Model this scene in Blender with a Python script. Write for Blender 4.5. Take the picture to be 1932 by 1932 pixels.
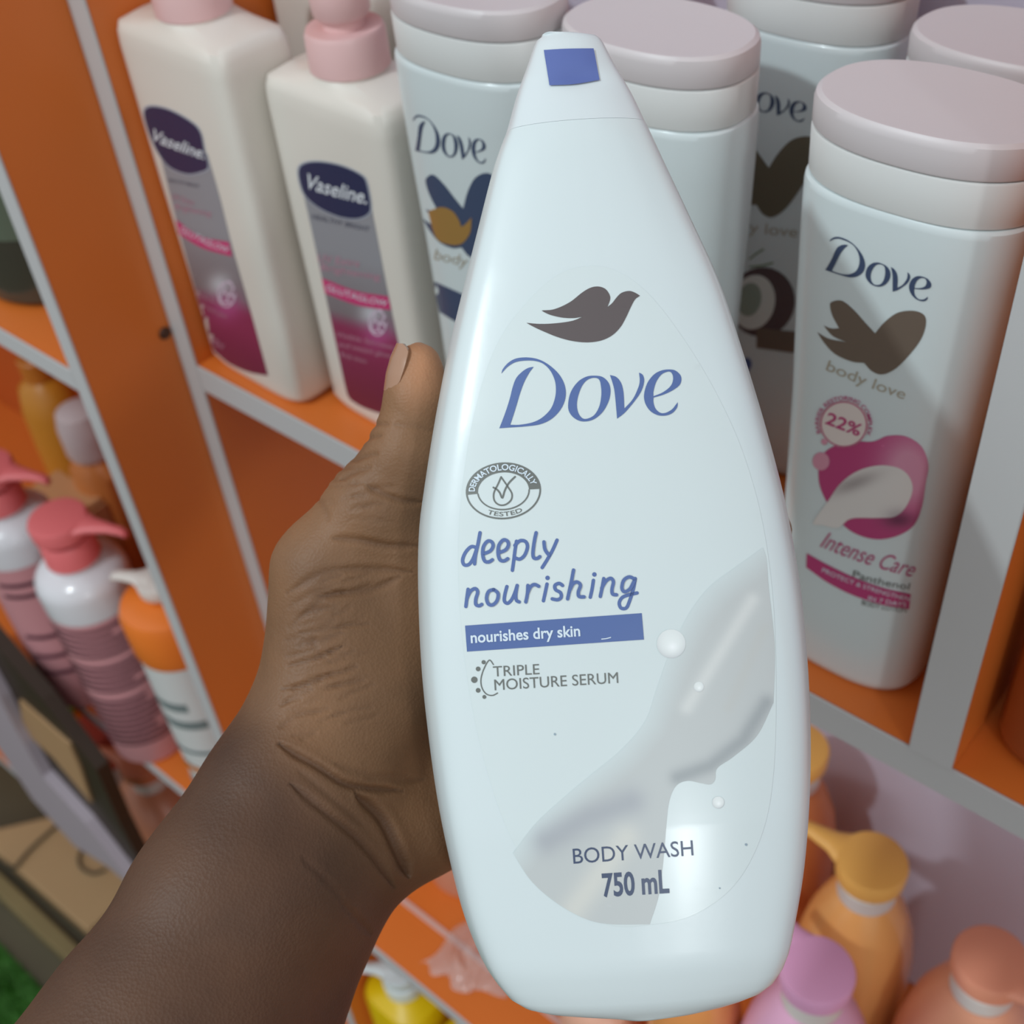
import bpy, bmesh, math, random
import numpy as np
from mathutils import Vector, Matrix
from mathutils.bvhtree import BVHTree
from mathutils.geometry import tessellate_polygon
for o in list(bpy.data.objects): bpy.data.objects.remove(o)
SC = bpy.context.scene
COL = SC.collection
random.seed(3)

# ------------------------------------------------------------ camera, light, exposure
CAMZ = 1.5
FPX = 2340.0
_y, _p, _r = [math.radians(v) for v in (44.28, 42.75, 5.93)]
fwd = np.array([-math.sin(_y)*math.cos(_p), math.cos(_y)*math.cos(_p), -math.sin(_p)])
_rt = np.array([math.cos(_y), math.sin(_y), 0.0]); _dn = np.cross(fwd, _rt)
right = math.cos(_r)*_rt + math.sin(_r)*_dn
down = -math.sin(_r)*_rt + math.cos(_r)*_dn
CAM = np.array([0.0, 0.0, CAMZ])
RM = np.array([right, down, fwd])            # world -> camera (x right, y down, z forward)

cd = bpy.data.cameras.new('camera'); co = bpy.data.objects.new('camera', cd); COL.objects.link(co)
cd.sensor_width = 36.0; cd.lens = 36.0*FPX/1932.0; cd.clip_start = 0.01; cd.clip_end = 50
co.matrix_world = Matrix(((right[0], -down[0], -fwd[0], 0), (right[1], -down[1], -fwd[1], 0),
                          (right[2], -down[2], -fwd[2], CAMZ), (0, 0, 0, 1)))
cd.dof.use_dof = True; cd.dof.focus_distance = 0.285; cd.dof.aperture_fstop = 17.0
SC.camera = co
w = bpy.data.worlds.new('world'); SC.world = w; w.use_nodes = True
bg = w.node_tree.nodes['Background']; wt = w.node_tree
# shop surroundings: bright ceiling half, dim floor half
g_ = wt.nodes.new('ShaderNodeTexCoord'); sx = wt.nodes.new('ShaderNodeSeparateXYZ'); mr = wt.nodes.new('ShaderNodeMapRange'); cr_ = wt.nodes.new('ShaderNodeMixRGB')
mr.inputs['From Min'].default_value = -.35; mr.inputs['From Max'].default_value = .45; cr_.inputs[1].default_value = (.16, .13, .11, 1); cr_.inputs[2].default_value = (.92, .96, 1, 1)
wt.links.new(g_.outputs['Generated'], sx.inputs[0]); wt.links.new(sx.outputs['Z'], mr.inputs['Value']); wt.links.new(mr.outputs[0], cr_.inputs[0]); wt.links.new(cr_.outputs[0], bg.inputs[0]); bg.inputs[1].default_value = 0.80
# ceiling lamp behind and left of the photographer
ld = bpy.data.lights.new('ceiling_lamp', 'AREA'); ld.shape = 'DISK'; ld.size = 0.07; ld.energy = 9.6; ld.color = (0.84, 0.96, 1.0)
lo = bpy.data.objects.new('ceiling_lamp', ld); COL.objects.link(lo)
LD = Vector((-0.24, -0.66, 0.71)).normalized()
TGT = Vector((-0.15, 0.28, 1.28))
lo.location = TGT + LD*1.6
lo.rotation_euler = LD.to_track_quat('Z', 'Y').to_euler()
ld2 = bpy.data.lights.new('side_lamp', 'AREA'); ld2.shape = 'DISK'; ld2.size = 0.16; ld2.energy = 5.0; ld2.color = (0.92, 0.98, 1.0)
lo2 = bpy.data.objects.new('side_lamp', ld2); COL.objects.link(lo2)
LD2 = Vector((0.79, -0.52, 0.33)).normalized(); lo2.location = Vector((-.1, .15, 1.25))+LD2*2.0
lo2.rotation_euler = LD2.to_track_quat('Z', 'Y').to_euler()
vs = SC.view_settings; vs.view_transform = 'Standard'; vs.look = 'None'; vs.gamma = 1; vs.use_curve_mapping = False
vs.exposure = 0.0

# ------------------------------------------------------------ helpers
def ray(px, py):
    return RM.T @ np.array([(px-966)/FPX, (py-966)/FPX, 1.0])
def at(px, py, d): return CAM + ray(px, py)*d
def onZ(px, py, Z):
    r = ray(px, py); return CAM + r*((Z-CAMZ)/r[2])
def onY(px, py, Y):
    r = ray(px, py); return CAM + r*(Y/r[1])
def lin(c):
    return tuple((x/12.92 if x <= .04045 else ((x+.055)/1.055)**2.4) for x in [v/255 for v in c])
_mats = {}
def mat(name, rgb, rough=.45, metal=0, bump=0, bscale=200, sss=0, trans=0, alpha=1, coat=0, spec=.5, var=0):
    if name in _mats: return _mats[name]
    m = bpy.data.materials.new(name); m.use_nodes = True; nt = m.node_tree; b = nt.nodes['Principled BSDF']
    c = lin(rgb)
    b.inputs['Base Color'].default_value = (*c, 1); b.inputs['Roughness'].default_value = rough
    b.inputs['Metallic'].default_value = metal; b.inputs['Specular IOR Level'].default_value = spec
    if sss: b.inputs['Subsurface Weight'].default_value = sss; b.inputs['Subsurface Radius'].default_value = (.004, .003, .003); b.inputs['Subsurface Scale'].default_value = 1.0
    if trans: b.inputs['Transmission Weight'].default_value = trans
    if alpha < 1: b.inputs['Alpha'].default_value = alpha
    if coat: b.inputs['Coat Weight'].default_value = coat
    if bump or var:
        tc = nt.nodes.new('ShaderNodeTexCoord'); n = nt.nodes.new('ShaderNodeTexNoise'); n.inputs['Scale'].default_value = bscale; n.inputs['Detail'].default_value = 5
        nt.links.new(tc.outputs['Object'], n.inputs['Vector'])
        if bump:
            bp = nt.nodes.new('ShaderNodeBump'); bp.inputs['Strength'].default_value = bump; bp.inputs['Distance'].default_value = .001
            nt.links.new(n.outputs[0], bp.inputs['Height']); nt.links.new(bp.outputs[0], b.inputs['Normal'])
        if var:
            n2 = nt.nodes.new('ShaderNodeTexNoise'); n2.inputs['Scale'].default_value = 9; n2.inputs['Detail'].default_value = 4
            nt.links.new(tc.outputs['Object'], n2.inputs['Vector'])
            mx = nt.nodes.new('ShaderNodeMixRGB'); mx.inputs[1].default_value = (*[x*(1-var) for x in c], 1); mx.inputs[2].default_value = (*[min(1, x*(1+var)) for x in c], 1)
            nt.links.new(n2.outputs[0], mx.inputs[0]); nt.links.new(mx.outputs[0], b.inputs['Base Color'])
    _mats[name] = m; return m
def vmat():
    if 'printed_art' in _mats: return _mats['printed_art']
    m = bpy.data.materials.new('printed_art'); m.use_nodes = True; nt = m.node_tree; b = nt.nodes['Principled BSDF']
    a = nt.nodes.new('ShaderNodeAttribute'); a.attribute_name = 'ink'; nt.links.new(a.outputs['Color'], b.inputs['Base Color']); b.inputs['Roughness'].default_value = .4
    _mats['printed_art'] = m; return m

def mesh_obj(name, verts, faces, m, parent=None, smooth=True, auto=None):
    """verts in world coordinates; parent is an Empty with a pure translation"""
    me = bpy.data.meshes.new(name)
    off = np.array(parent_loc(parent))
    me.from_pydata([tuple(np.array(v)-off) for v in verts], [], faces); me.update()
    bm = bmesh.new(); bm.from_mesh(me); bmesh.ops.recalc_face_normals(bm, faces=bm.faces); bm.to_mesh(me); bm.free()
    if m: me.materials.append(m)
    if smooth:
        me.shade_smooth()
        if auto: me.set_sharp_from_angle(angle=math.radians(auto))
    o = bpy.data.objects.new(name, me); COL.objects.link(o)
    if parent: o.parent = parent
    return o
def parent_loc(p):
    l = Vector((0, 0, 0))
    while p is not None: l = l + Vector(p.location); p = p.parent
    return l
def thing(name, label, cat, loc=(0, 0, 0), group=None):
    o = bpy.data.objects.new(name, None); o.empty_display_size = .02; COL.objects.link(o); o.location = Vector([float(v) for v in loc])
    o['label'] = label; o['category'] = cat
    if group: o['group'] = group
    return o
def tag(o, label, cat, group=None, kind=None):
    o['label'] = label; o['category'] = cat
    if group: o['group'] = group
    if kind: o['kind'] = kind
    return o
def box(name, x0, x1, y0, y1, z0, z1, m, parent=None, bev=.0006):
    bm = bmesh.new(); bmesh.ops.create_cube(bm, size=1)
    for v in bm.verts:
        v.co = Vector(((x0+x1)/2+v.co.x*(x1-x0), (y0+y1)/2+v.co.y*(y1-y0), (z0+z1)/2+v.co.z*(z1-z0)))
    if bev: bmesh.ops.bevel(bm, geom=list(bm.edges), offset=min(bev, abs(x1-x0)/4, abs(y1-y0)/4, abs(z1-z0)/4), segments=2, affect='EDGES')
    me = bpy.data.meshes.new(name)
    off = parent_loc(parent)
    for v in bm.verts: v.co -= off
    bm.to_mesh(me); bm.free(); me.materials.append(m)
    o = bpy.data.objects.new(name, me); COL.objects.link(o)
    if parent: o.parent = parent
    return o
def sup(t, n):
    c, s = math.cos(t), math.sin(t)
    return math.copysign(abs(c)**(2/n), c), math.copysign(abs(s)**(2/n), s)
def loft(name, prof, m, parent, X=0, Y=0, Z=0, rot=0, n=2, seg=64, auto=40, cap=True):
    """prof rows: (z, a, b[, n]) -> closed stack of superelliptic rings"""
    vs_, fs = [], []
    cr, sr = math.cos(rot), math.sin(rot)
    for row in prof:
        z, a, b = row[:3]; nn = row[3] if len(row) > 3 else n
        for k in range(seg):
            cx, cy = sup(2*math.pi*k/seg, nn); x, y = a*cx, b*cy
            vs_.append((X+x*cr-y*sr, Y+x*sr+y*cr, Z+z))
    R = len(prof)
    for i in range(R-1):
        for k in range(seg):
            k2 = (k+1) % seg; fs.append((i*seg+k, i*seg+k2, (i+1)*seg+k2, (i+1)*seg+k))
    if cap: fs.append(tuple(range(seg))[::-1]); fs.append(tuple((R-1)*seg+k for k in range(seg)))
    return mesh_obj(name, vs_, fs, m, parent, True, auto)
def catmull(P, closed=False, sub=8):
    """points (x,y) or (x,y,1)=corner"""
    n = len(P); out = []
    pts = [np.array(p[:2], float) for p in P]; cor = [len(p) > 2 for p in P]
    rng = range(n) if closed else range(n-1)
    for i in rng:
        j = (i+1) % n; a, b = pts[i], pts[j]
        pa = pts[i-1] if (closed or i > 0) else a; pb = pts[(j+1) % n] if (closed or j < n-1) else b
        ta = (b-a) if cor[i] else (b-pa)/2; tb = (b-a) if cor[j] else (pb-a)/2
        L = np.linalg.norm(b-a)
        for t_ in (ta, tb):
            l = np.linalg.norm(t_)
            if l > L*1.3: t_ *= L*1.3/l
        for k in range(sub):
            t = k/sub; h = (2*t**3-3*t*t+1, t**3-2*t*t+t, -2*t**3+3*t*t, t**3-t*t)
            out.append(h[0]*a+h[1]*ta+h[2]*b+h[3]*tb)
    if not closed: out.append(pts[-1])
    return out
class Art:
    """flat artwork gathered as triangles in picture coordinates, then laid on a bottle's surface"""
    def __init__(s): s.v = []; s.f = []; s.lv = []
    def level(s):
        q = (s.lv[-1]+1) % 4 if s.lv else 0; s.lv += [q]*(len(s.v)-len(s.lv))
    def poly(s, loops):
        loops = [[Vector((p[0], p[1], 0)) for p in L] for L in loops]
        base = len(s.v); s.v += [(p.x, p.y) for L in loops for p in L]
        for t in tessellate_polygon(loops): s.f.append(tuple(base+i for i in t))
        return s
    def shape(s, *loops, sub=8, f=None):
        L2 = []
        for L in loops:
            q = catmull(L, True, sub)
            if f: q = [f(p) for p in q]
            L2.append(q)
        return s.poly(L2)
    def ribbon(s, P, r, f=None, sub=6, closed=False, r2=None):
        q = catmull(P, closed, sub)
        if f: q = [np.array(f(p)) for p in q]
        n = len(q); base = len(s.v); L = []; Rr = []
        for i, p in enumerate(q):
            if closed: d = q[(i+1) % n]-q[i-1]
            else: d = q[min(i+1, n-1)]-q[max(i-1, 0)]
            d = d/(np.linalg.norm(d)+1e-9); nn = np.array([-d[1], d[0]])
            rr = r if r2 is None else r+(r2-r)*i/(n-1)
            s.v.append(tuple(p+nn*rr)); s.v.append(tuple(p-nn*rr))
        for i in range(n if closed else n-1):
            j = (i+1) % n; s.f.append((base+2*i, base+2*i+1, base+2*j+1, base+2*j))
        if not closed:
            for e, o in ((0, 1), (n-1, n-2)):
                d = q[e]-q[o]; d = d/(np.linalg.norm(d)+1e-9); a0 = math.atan2(d[1], d[0]); rr = r if (r2 is None or e == 0) else r2
                b2 = len(s.v); s.v.append(tuple(q[e]))
                for k in range(7):
                    a = a0-math.pi/2+math.pi*k/6; s.v.append((q[e][0]+rr*math.cos(a), q[e][1]+rr*math.sin(a)))
                for k in range(6): s.f.append((b2, b2+1+k, b2+2+k))
        return s
    def circle(s, x, y, rx, ry=None, rot=0, n=28):
        ry = ry or rx; c, q = math.cos(rot), math.sin(rot)
        return s.poly([[(x+rx*math.cos(t)*c-ry*math.sin(t)*q, y+rx*math.cos(t)*q+ry*math.sin(t)*c) for t in [2*math.pi*k/n for k in range(n)]]])
    def text(s, txt, A, B, cap, bold=0, bend=0, shear=0, fn=None):
        v, f = textmesh(txt, bold)
        A, B = np.array(A, float), np.array(B, float); d = B-A; L = np.linalg.norm(d); u = d/L; up = np.array([u[1], -u[0]])
        base = len(s.v)
        for x, y in v:
            if fn: p = fn(x, y)
            else: p = A+d*x+up*(y*cap)+u*(shear*y*cap)+np.array([0, 1])*bend*4*x*(1-x)
            s.v.append(tuple(p))
        s.f += [tuple(base+i for i in t) for t in f]; return s
_tm = {}
def textmesh(txt, bold=0):
    k = (txt, bold)
    if k in _tm: return _tm[k]
    def raw(t):
        cu = bpy.data.curves.new('t', 'FONT'); cu.body = t; cu.size = 1; cu.offset = bold; cu.resolution_u = 4; cu.fill_mode = 'FRONT'
        o = bpy.data.objects.new('t', cu); COL.objects.link(o); bpy.context.view_layer.update()
        me = o.evaluated_get(bpy.context.evaluated_depsgraph_get()).to_mesh()
        V = [(p.co.x, p.co.y) for p in me.vertices]; F = [tuple(p.vertices) for p in me.polygons]
        bpy.data.objects.remove(o); return V, F
    V, F = raw(txt); H, _ = raw('H'); ch = max(y for x, y in H)
    x0 = min(x for x, y in V); x1 = max(x for x, y in V)
    r = ([((x-x0)/(x1-x0), y/ch) for x, y in V], F); _tm[k] = r; return r
def bvh_of(*objs):
    vs_, fs = [], []
    for o in objs:
        l = parent_loc(o.parent); b = len(vs_)
        vs_ += [v.co+l+Vector(o.location) for v in o.data.vertices]; fs += [tuple(b+i for i in p.vertices) for p in o.data.polygons]
    return BVHTree.FromPolygons(vs_, fs)
def lay(name, art, bvh, m, parent, off=.00012, grid=12, ink=None, thick=0):
    bm = bmesh.new(); LV = art.lv+[0]*(len(art.v)-len(art.lv)); V = [bm.verts.new((p_[0], p_[1], q_*5e-5)) for p_, q_ in zip(art.v, LV)]
    for f in art.f:
        try: bm.faces.new([V[i] for i in f])
        except ValueError: pass
    xs = [p[0] for p in art.v]; ys = [p[1] for p in art.v]
    for lo_, hi, ax in ((min(xs), max(xs), (1, 0, 0)), (min(ys), max(ys), (0, 1, 0))):
        g = lo_+grid*.5
        while g < hi:
            bmesh.ops.bisect_plane(bm, geom=list(bm.verts)+list(bm.edges)+list(bm.faces), plane_co=Vector(ax)*g, plane_no=Vector(ax)); g += grid
    bmesh.ops.triangulate(bm, faces=bm.faces)
    bad = []; pl = parent_loc(parent); cols = {}
    for v in bm.verts:
        d = Vector(ray(v.co.x, v.co.y)).normalized(); h, nrm, _, _ = bvh.ray_cast(Vector(CAM), d)
        if ink: cols[v] = ink(v.co.x, v.co.y)
        if h is None: bad.append(v); continue
        if nrm.dot(d) > 0: nrm = -nrm
        v.co = h+nrm*(off+v.co.z)-pl
    for v in bad: cols.pop(v, None)
    if bad: bmesh.ops.delete(bm, geom=bad, context='VERTS')
    bm.verts.index_update()
    cl = [cols[v] for v in bm.verts] if ink else None
    # face towards the camera
    for f in bm.faces:
        f.normal_update()
        if f.normal.dot(f.calc_center_median()+pl-Vector(CAM)) > 0: f.normal_flip()
    if thick:
        r = bmesh.ops.solidify(bm, geom=list(bm.faces), thickness=-thick)
    me = bpy.data.meshes.new(name); bm.to_mesh(me); bm.free()
    if ink and not thick:
        a = me.color_attributes.new('ink', 'FLOAT_COLOR', 'POINT')
        for i, c in enumerate(cl): a.data[i].color = (*lin(c), 1)
    me.materials.append(vmat() if ink else m); me.shade_smooth()
    o = bpy.data.objects.new(name, me); COL.objects.link(o); o.parent = parent
    return o
def affine(src, dst):
    S = np.array([[x, y, 1] for x, y in src], float); D = np.array(dst, float); M = np.linalg.solve(S, D)
    return lambda p: np.array([p[0], p[1], 1.0]) @ M
def crop(s, ox, oy): return lambda p: np.array([p[0]/s+ox, p[1]/s+oy])
def mixc(a, b, t):
    t = max(0, min(1, t)); return tuple(a[i]+(b[i]-a[i])*t for i in range(3))

# ------------------------------------------------------------ materials
M_or = mat('orange_laminate', (218, 116, 46), .38, var=.06, spec=.45)
M_edge = mat('white_edge_band', (196, 196, 196), .5, bump=.05, bscale=60)
M_back = mat('white_back_panel', (206, 198, 214), .5, var=.03)
M_white = mat('white_plastic', (214, 225, 226), .28, bump=.02, bscale=300, coat=.15)
M_frost = mat('frosted_cap_plastic', (209, 202, 203), .42)
M_ring = mat('frosted_ring_plastic', (220, 222, 220), .4)
M_cream = mat('pearl_lotion_plastic', (226, 220, 210), .35, coat=.1)
M_pink = mat('pale_pink_plastic', (226, 186, 184), .4)
M_blue = mat('blue_print', (84, 108, 162), .35)
M_navy = mat('navy_print', (66, 80, 108), .35)
M_grey = mat('silver_grey_print', (112, 116, 112), .35, metal=.2)
M_dovegrey = mat('dove_bronze_print', (104, 96, 96), .3, metal=.45)
M_lw = mat('white_print', (214, 228, 238), .4)
M_mag = mat('magenta_print', (186, 66, 120), .4)
M_brown = mat('taupe_foil_print', (120, 106, 94), .4, metal=.2)
M_beige = mat('beige_print', (176, 168, 150), .4)
M_gold = mat('gold_foil_print', (204, 160, 92), .3, metal=.5)

# ------------------------------------------------------------ room
M_floor = mat('brown_floor', (84, 76, 54), .6, var=.2, bump=.2, bscale=40)
fl = box('floor', -3.2, 2.2, -2.6, .62, -.03, 0, M_floor); fl['kind'] = 'structure'
M_wall = mat('dim_wall_paint', (150, 146, 140), .7, var=.05)
wb = box('wall_back', -3.2, 2.2, .62, .68, -.03, 2.9, M_wall); wb['kind'] = 'structure'
# artificial grass: a base sheet with many blades
def grass():
    vs_, fs = [], []
    x0, x1, y0, y1 = -1.75, -.62, -.42, .11
    vs_ += [(x0, y0, .004), (x1, y0, .004), (x1, y1, .004), (x0, y1, .004)]; fs.append((0, 1, 2, 3))
    for i in range(26000):
        x, y = random.uniform(x0, x1), random.uniform(y0, y1); a = random.uniform(0, 6.28); h = random.uniform(.012, .024); t = random.uniform(-.006, .006); u = random.uniform(-.006, .006)
        b = len(vs_); c, s = math.cos(a)*.0011, math.sin(a)*.0011
        vs_ += [(x-c, y-s, .004), (x+c, y+s, .004), (x+t, y+u, .004+h)]; fs.append((b, b+1, b+2))
    me = bpy.data.meshes.new('artificial_grass'); me.from_pydata(vs_, [], fs); me.materials.append(mat('grass_green', (44, 104, 14), .6, var=.3))
    o = bpy.data.objects.new('artificial_grass', me); COL.objects.link(o)
    tag(o, 'green artificial grass mat on the floor at the bottom left', 'grass', kind='stuff')
grass()

# ------------------------------------------------------------ shelving
ZM = CAMZ-.3762      # top of the middle shelf
ZB = CAMZ-.808       # top of the deep base shelf
ZL = CAMZ-.357       # top of the left upper shelf
YF, YB, YR = .2256, .28, .43
ZS = .28            # lower shelf
def board(par, name, x0, x1, y0, y1, z0, z1, m=None, edge='y', em=None):
    o = box(name, x0, x1, y0+.0008, y1, z0, z1, m or M_or, par)
    box('edge_band', x0, x1, y0, y0+.0012, z0, z1, em or M_edge, o, bev=.0003)
    return o
cab = thing('display_cabinet', 'deep orange display cabinet with white edges at the left and bottom', 'cabinet', (-.6, .33, 0))
board(cab, 'side_panel', -.5202, -.5082, YF, YR, ZB, 1.75)
board(cab, 'shelf', -1.5, -.5202, YF, YR, ZL-.013, ZL)
board(cab, 'base_shelf', -1.5, .75, YF, YR, ZB-.012, ZB)
box('joint_strip', -.5, .75, .2625, .2665, ZB, ZB+.0012, mat('pale_pink_trim', (214, 176, 166), .5), cab, bev=.0002)
box('back_panel', -1.5, -.508, YR, YR+.006, .04, 1.75, mat('orange_back_laminate', (190, 88, 30), .45), cab)
board(cab, 'lower_divider', -.479, -.469, YF, YR, ZS, ZB-.012)
board(cab, 'lower_shelf', -1.22, .75, YF+.004, YR, ZS-.012, ZS)
board(cab, 'end_panel', -1.512, -1.5, YF, YR, 0, 1.75)
board(cab, 'plinth', -.469, .75, YF+.01, YR, 0, ZS-.012)
rk = thing('shelf_rack', 'orange shelf rack with white divider behind the held bottle, carrying the white lotion bottles', 'shelf', (-.1, .35, ZB))
board(rk, 'side_panel', -.508, -.4942, YB, YR, ZB, 1.75, em=M_edge)
board(rk, 'middle_shelf', -.4942, .75, YB, YR, ZM-.0163, ZM)
board(rk, 'divider', -.0866, -.0703, YB-.0006, YR, ZM, 1.75)
board(rk, 'end_panel', .75, .765, YB, YR, ZB, 1.75)
box('back_panel', -.508, .765, YR, YR+.006, ZB+.0005, 1.75, M_back, rk)
box('back_panel', -.508, .75, YR, YR+.006, .04, ZB-.0005, mat('orange_back_laminate', (190, 88, 30), .45), cab)
# screw cap on the cabinet side panel
p = onY(310, 628, .268); sc_ = loft('screw_cap', [(0, .0032, .0032), (.0006, .0036, .0036), (.0016, .003, .003)], mat('dark_screw', (70, 36, 16), .5), None, 0, 0, 0, seg=20)
r_ = ray(310, 628); pp = CAM+r_*((-.5082)/r_[0]); sc_.rotation_euler = (0, math.pi/2, 0); sc_.location = Vector(pp)-Vector(cab.location); sc_.parent = cab

# ------------------------------------------------------------ white pump bottles with dark badge
def squircle_bottle(X, Y, Z, h, a, b, rot, body_m, pump_m, label, pump_dir, pump_scale=1, name='pump_lotion_bottle', grp=None):
    t = thing(name, label, 'bottle', (X, Y, Z), grp)
    body = loft('body', [(0, a*.86, b*.86, 5), (.002, a*.93, b*.93, 5), (.006, a*.965, b*.965), (.05, a*.97, b*.97), (h*.6, a*.99, b), (h-.012, a, b), (h-.006, a*.99, b*.98), (h-.002, a*.95, b*.93), (h, a*.88, b*.84, 3.2), (h+.003, .016, .016, 2), (h+.006, .0145, .0145, 2)], body_m, t, X, Y, Z, rot, n=8, seg=144, auto=50)
    s = pump_scale
    loft('pump_collar', [(h+.0035, .0155*s, .0155*s), (h+.0045, .0165*s, .0165*s), (h+.018, .0162*s, .0162*s), (h+.020, .0152*s, .0152*s)], pump_m, t, X, Y, Z, seg=48)
    head(t, X, Y, Z+h+.020, pump_m, pump_dir, s, .0115)
    return t, body
def head(t, X, Y, z, m, ang, s=1, disc=.0135, top=.012):
    """pump head: stem, round press button and a spout"""
    loft('pump_stem', [(-.002, .0085*s, .0085*s), (.004, .008*s, .008*s), (.004+top*.5, .008*s, .008*s)], m, t, X, Y, z, seg=32)
    pr = [(.004, disc*.88*s, disc*.88*s), (.006, disc*s, disc*s), (.006+top*.75, disc*1.03*s, disc*1.03*s), (.006+top*.95, disc*.97*s, disc*.97*s), (.006+top, disc*.85*s, disc*.85*s)]
    o = loft('pump_head', pr, m, t, X, Y, z, seg=48)
    d = np.array([math.cos(ang), math.sin(ang)]); q = np.array([-d[1], d[0]]); vs_, fs = [], []; seg = 14
    path = [(disc*.2, top+.0015, disc*.85, .0040), (disc*.85, top+.0015, disc*.60, .0040), (disc*1.25, top+.0015, disc*.38, .0036), (disc*1.9, top+.001, .0044, .0032), (disc*2.4, top-.001, .0036, .0028), (disc*2.55, top-.005, .0032, .0026)]
    for (l, zz, ww, hh) in path:
        for k in range(seg):
            a = 2*math.pi*k/seg; c = d*(l*s)+q*(ww*s*math.cos(a)); vs_.append((X+c[0], Y+c[1], z+.006+zz*s*.6+hh*s*math.sin(a)))
    for i in range(len(path)-1):
        for k in range(seg): fs.append((i*seg+k, i*seg+(k+1) % seg, (i+1)*seg+(k+1) % seg, (i+1)*seg+k))
    fs.append(tuple(range(seg))); fs.append(tuple((len(path)-1)*seg+k for k in range(seg)))
    mesh_obj('spout', vs_, fs, m, t, True, 50)
v1, v1b = squircle_bottle(-.4545, .3065, ZM, .182, .0388, .0205, math.radians(-2), M_cream, M_pink, 'tall cream pump bottle with magenta label, leftmost on the middle shelf', math.radians(-100))
v2, v2b = squircle_bottle(-.3745, .3185, ZM, .171, .0380, .0205, math.radians(-2), M_cream, M_pink, 'shorter cream pump bottle with magenta label, second from left, its foot behind the thumb', math.radians(75))
C2 = crop(2.415, 200, 0)
M_rose = mat('pale_pink_print', (196, 140, 160), .4); M_slate = mat('slate_print', (88, 90, 108), .4)
def vas_label(t, b, outline, badge, textA, textB, tcap, band, bubble, sub, k):
    B = bvh_of(b)
    ylo = min(p[1] for p in outline); yhi = max(p[1] for p in outline)
    bx, by = C2(bubble)
    def ink(x, y):
        s = (y-(x-bx)*.30-by)                      # distance under the bubble, along the tilted label
        c = mixc((150, 150, 156), (128, 118, 122), (s+110)/110)
        c = mixc(c, (144, 48, 86), (s-2)/26)
        g = math.exp(-((x-bx)**2+(y-by-22)**2)/700); c = mixc(c, (190, 90, 150), g*.8)
        g = math.exp(-((x-bx+14)**2+(y-by+18)**2)/420); c = mixc(c, (215, 220, 226), g*.8)
        c = mixc(c, (112, 34, 62), (s-60)/90)
        return c
    lay('label', Art().shape([tuple(C2(p))+((1,) if len(p) > 2 else ()) for p in outline]), B, None, t, .0001, 8, ink)
    lay('badge', Art().shape([tuple(C2(p)) for p in badge]), B, mat('badge_rim', (170, 176, 190), .3), t, .0002, 8)
    cx = sum(p[0] for p in badge)/len(badge); cy = sum(p[1] for p in badge)/len(badge)
    lay('badge', Art().shape([tuple(C2((cx+(p[0]-cx)*.955, cy+(p[1]-cy)*.955))) for p in badge]), B, mat('badge_navy', (44, 50, 84), .3), t, .0003, 8)
    lay('brand_lettering', Art().text('Vaseline.', C2(textA), C2(textB), tcap/2.415, bold=.012, bend=2), B, mat('badge_white', (225, 230, 235), .4), t, .0004, 8)
    for q_, (s_, A_, B_, c_) in enumerate(sub):
        lay('small_print', Art().text(s_, C2(A_), C2(B_), c_/2.415), B, M_slate if q_ == 0 else M_rose, t, .0003, 10)
    a = Art()
    for r0, dx, dy in ((20, 0, 0), (11, 3, -12), (9, -5, 6), (7, 8, 9)): a.ribbon([(bx+dx+r0*.8*math.cos(q), by+dy+r0*1.15*math.sin(q)) for q in np.linspace(0, 5.8, 12)], 1.3)
    lay('bubble_print', a, B, mat('bubble_white', (226, 206, 224), .4), t, .0003, 8)
vas_label(v1, v1b, [(246, 700, 1), (320, 1000), (402, 1300), (470, 1545), (492, 1598, 1), (560, 1655), (650, 1695), (740, 1712, 1), (660, 1420), (575, 1120), (520, 900), (462, 700, 1)],
          [(170, 505), (205, 478), (290, 495), (390, 550), (435, 600), (455, 690), (472, 765), (430, 790), (370, 797), (290, 765), (235, 695), (192, 600)],
          (203, 632), (450, 724), 50, [(300, 998), (420, 1070), (562, 1103), (576, 1168)], (552, 1340),
          [('HEALTHY BRIGHT', (285, 825), (425, 855), 14), ('UV Extra', (300, 905), (400, 935), 26), ('Brightening', (315, 950), (480, 985), 26), ('Visible fairness', (410, 1345), (540, 1400), 18), ('and instant glow', (425, 1390), (550, 1450), 18), ('400ml', (465, 1550), (530, 1590), 26)], 0)
vas_label(v2, v2b, [(895, 860, 1), (940, 1060), (1000, 1340), (1060, 1620), (1098, 1790), (1115, 1822, 1), (1170, 1855), (1260, 1885), (1400, 1910, 1), (1340, 1600), (1285, 1330), (1210, 940, 1)],
          [(873, 770), (905, 738), (980, 732), (1080, 752), (1170, 795), (1195, 835), (1212, 930), (1205, 975), (1150, 1000), (1070, 992), (980, 955), (915, 905), (885, 850)],
          (905, 850), (1190, 928), 64, [(985, 1268), (1150, 1325), (1288, 1352), (1300, 1410)], (1240, 1470),
          [('HEALTHY BRIGHT', (940, 995), (1200, 1055), 22), ('UV Extra', (965, 1190), (1155, 1215), 34), ('Brightening', (980, 1230), (1250, 1275), 30), ('Visible fairness', (1050, 1530), (1310, 1590), 20), ('and instant glow', (1060, 1575), (1300, 1630), 20), ('Body lotion', (1070, 1620), (1190, 1655), 18)], 0)
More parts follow.
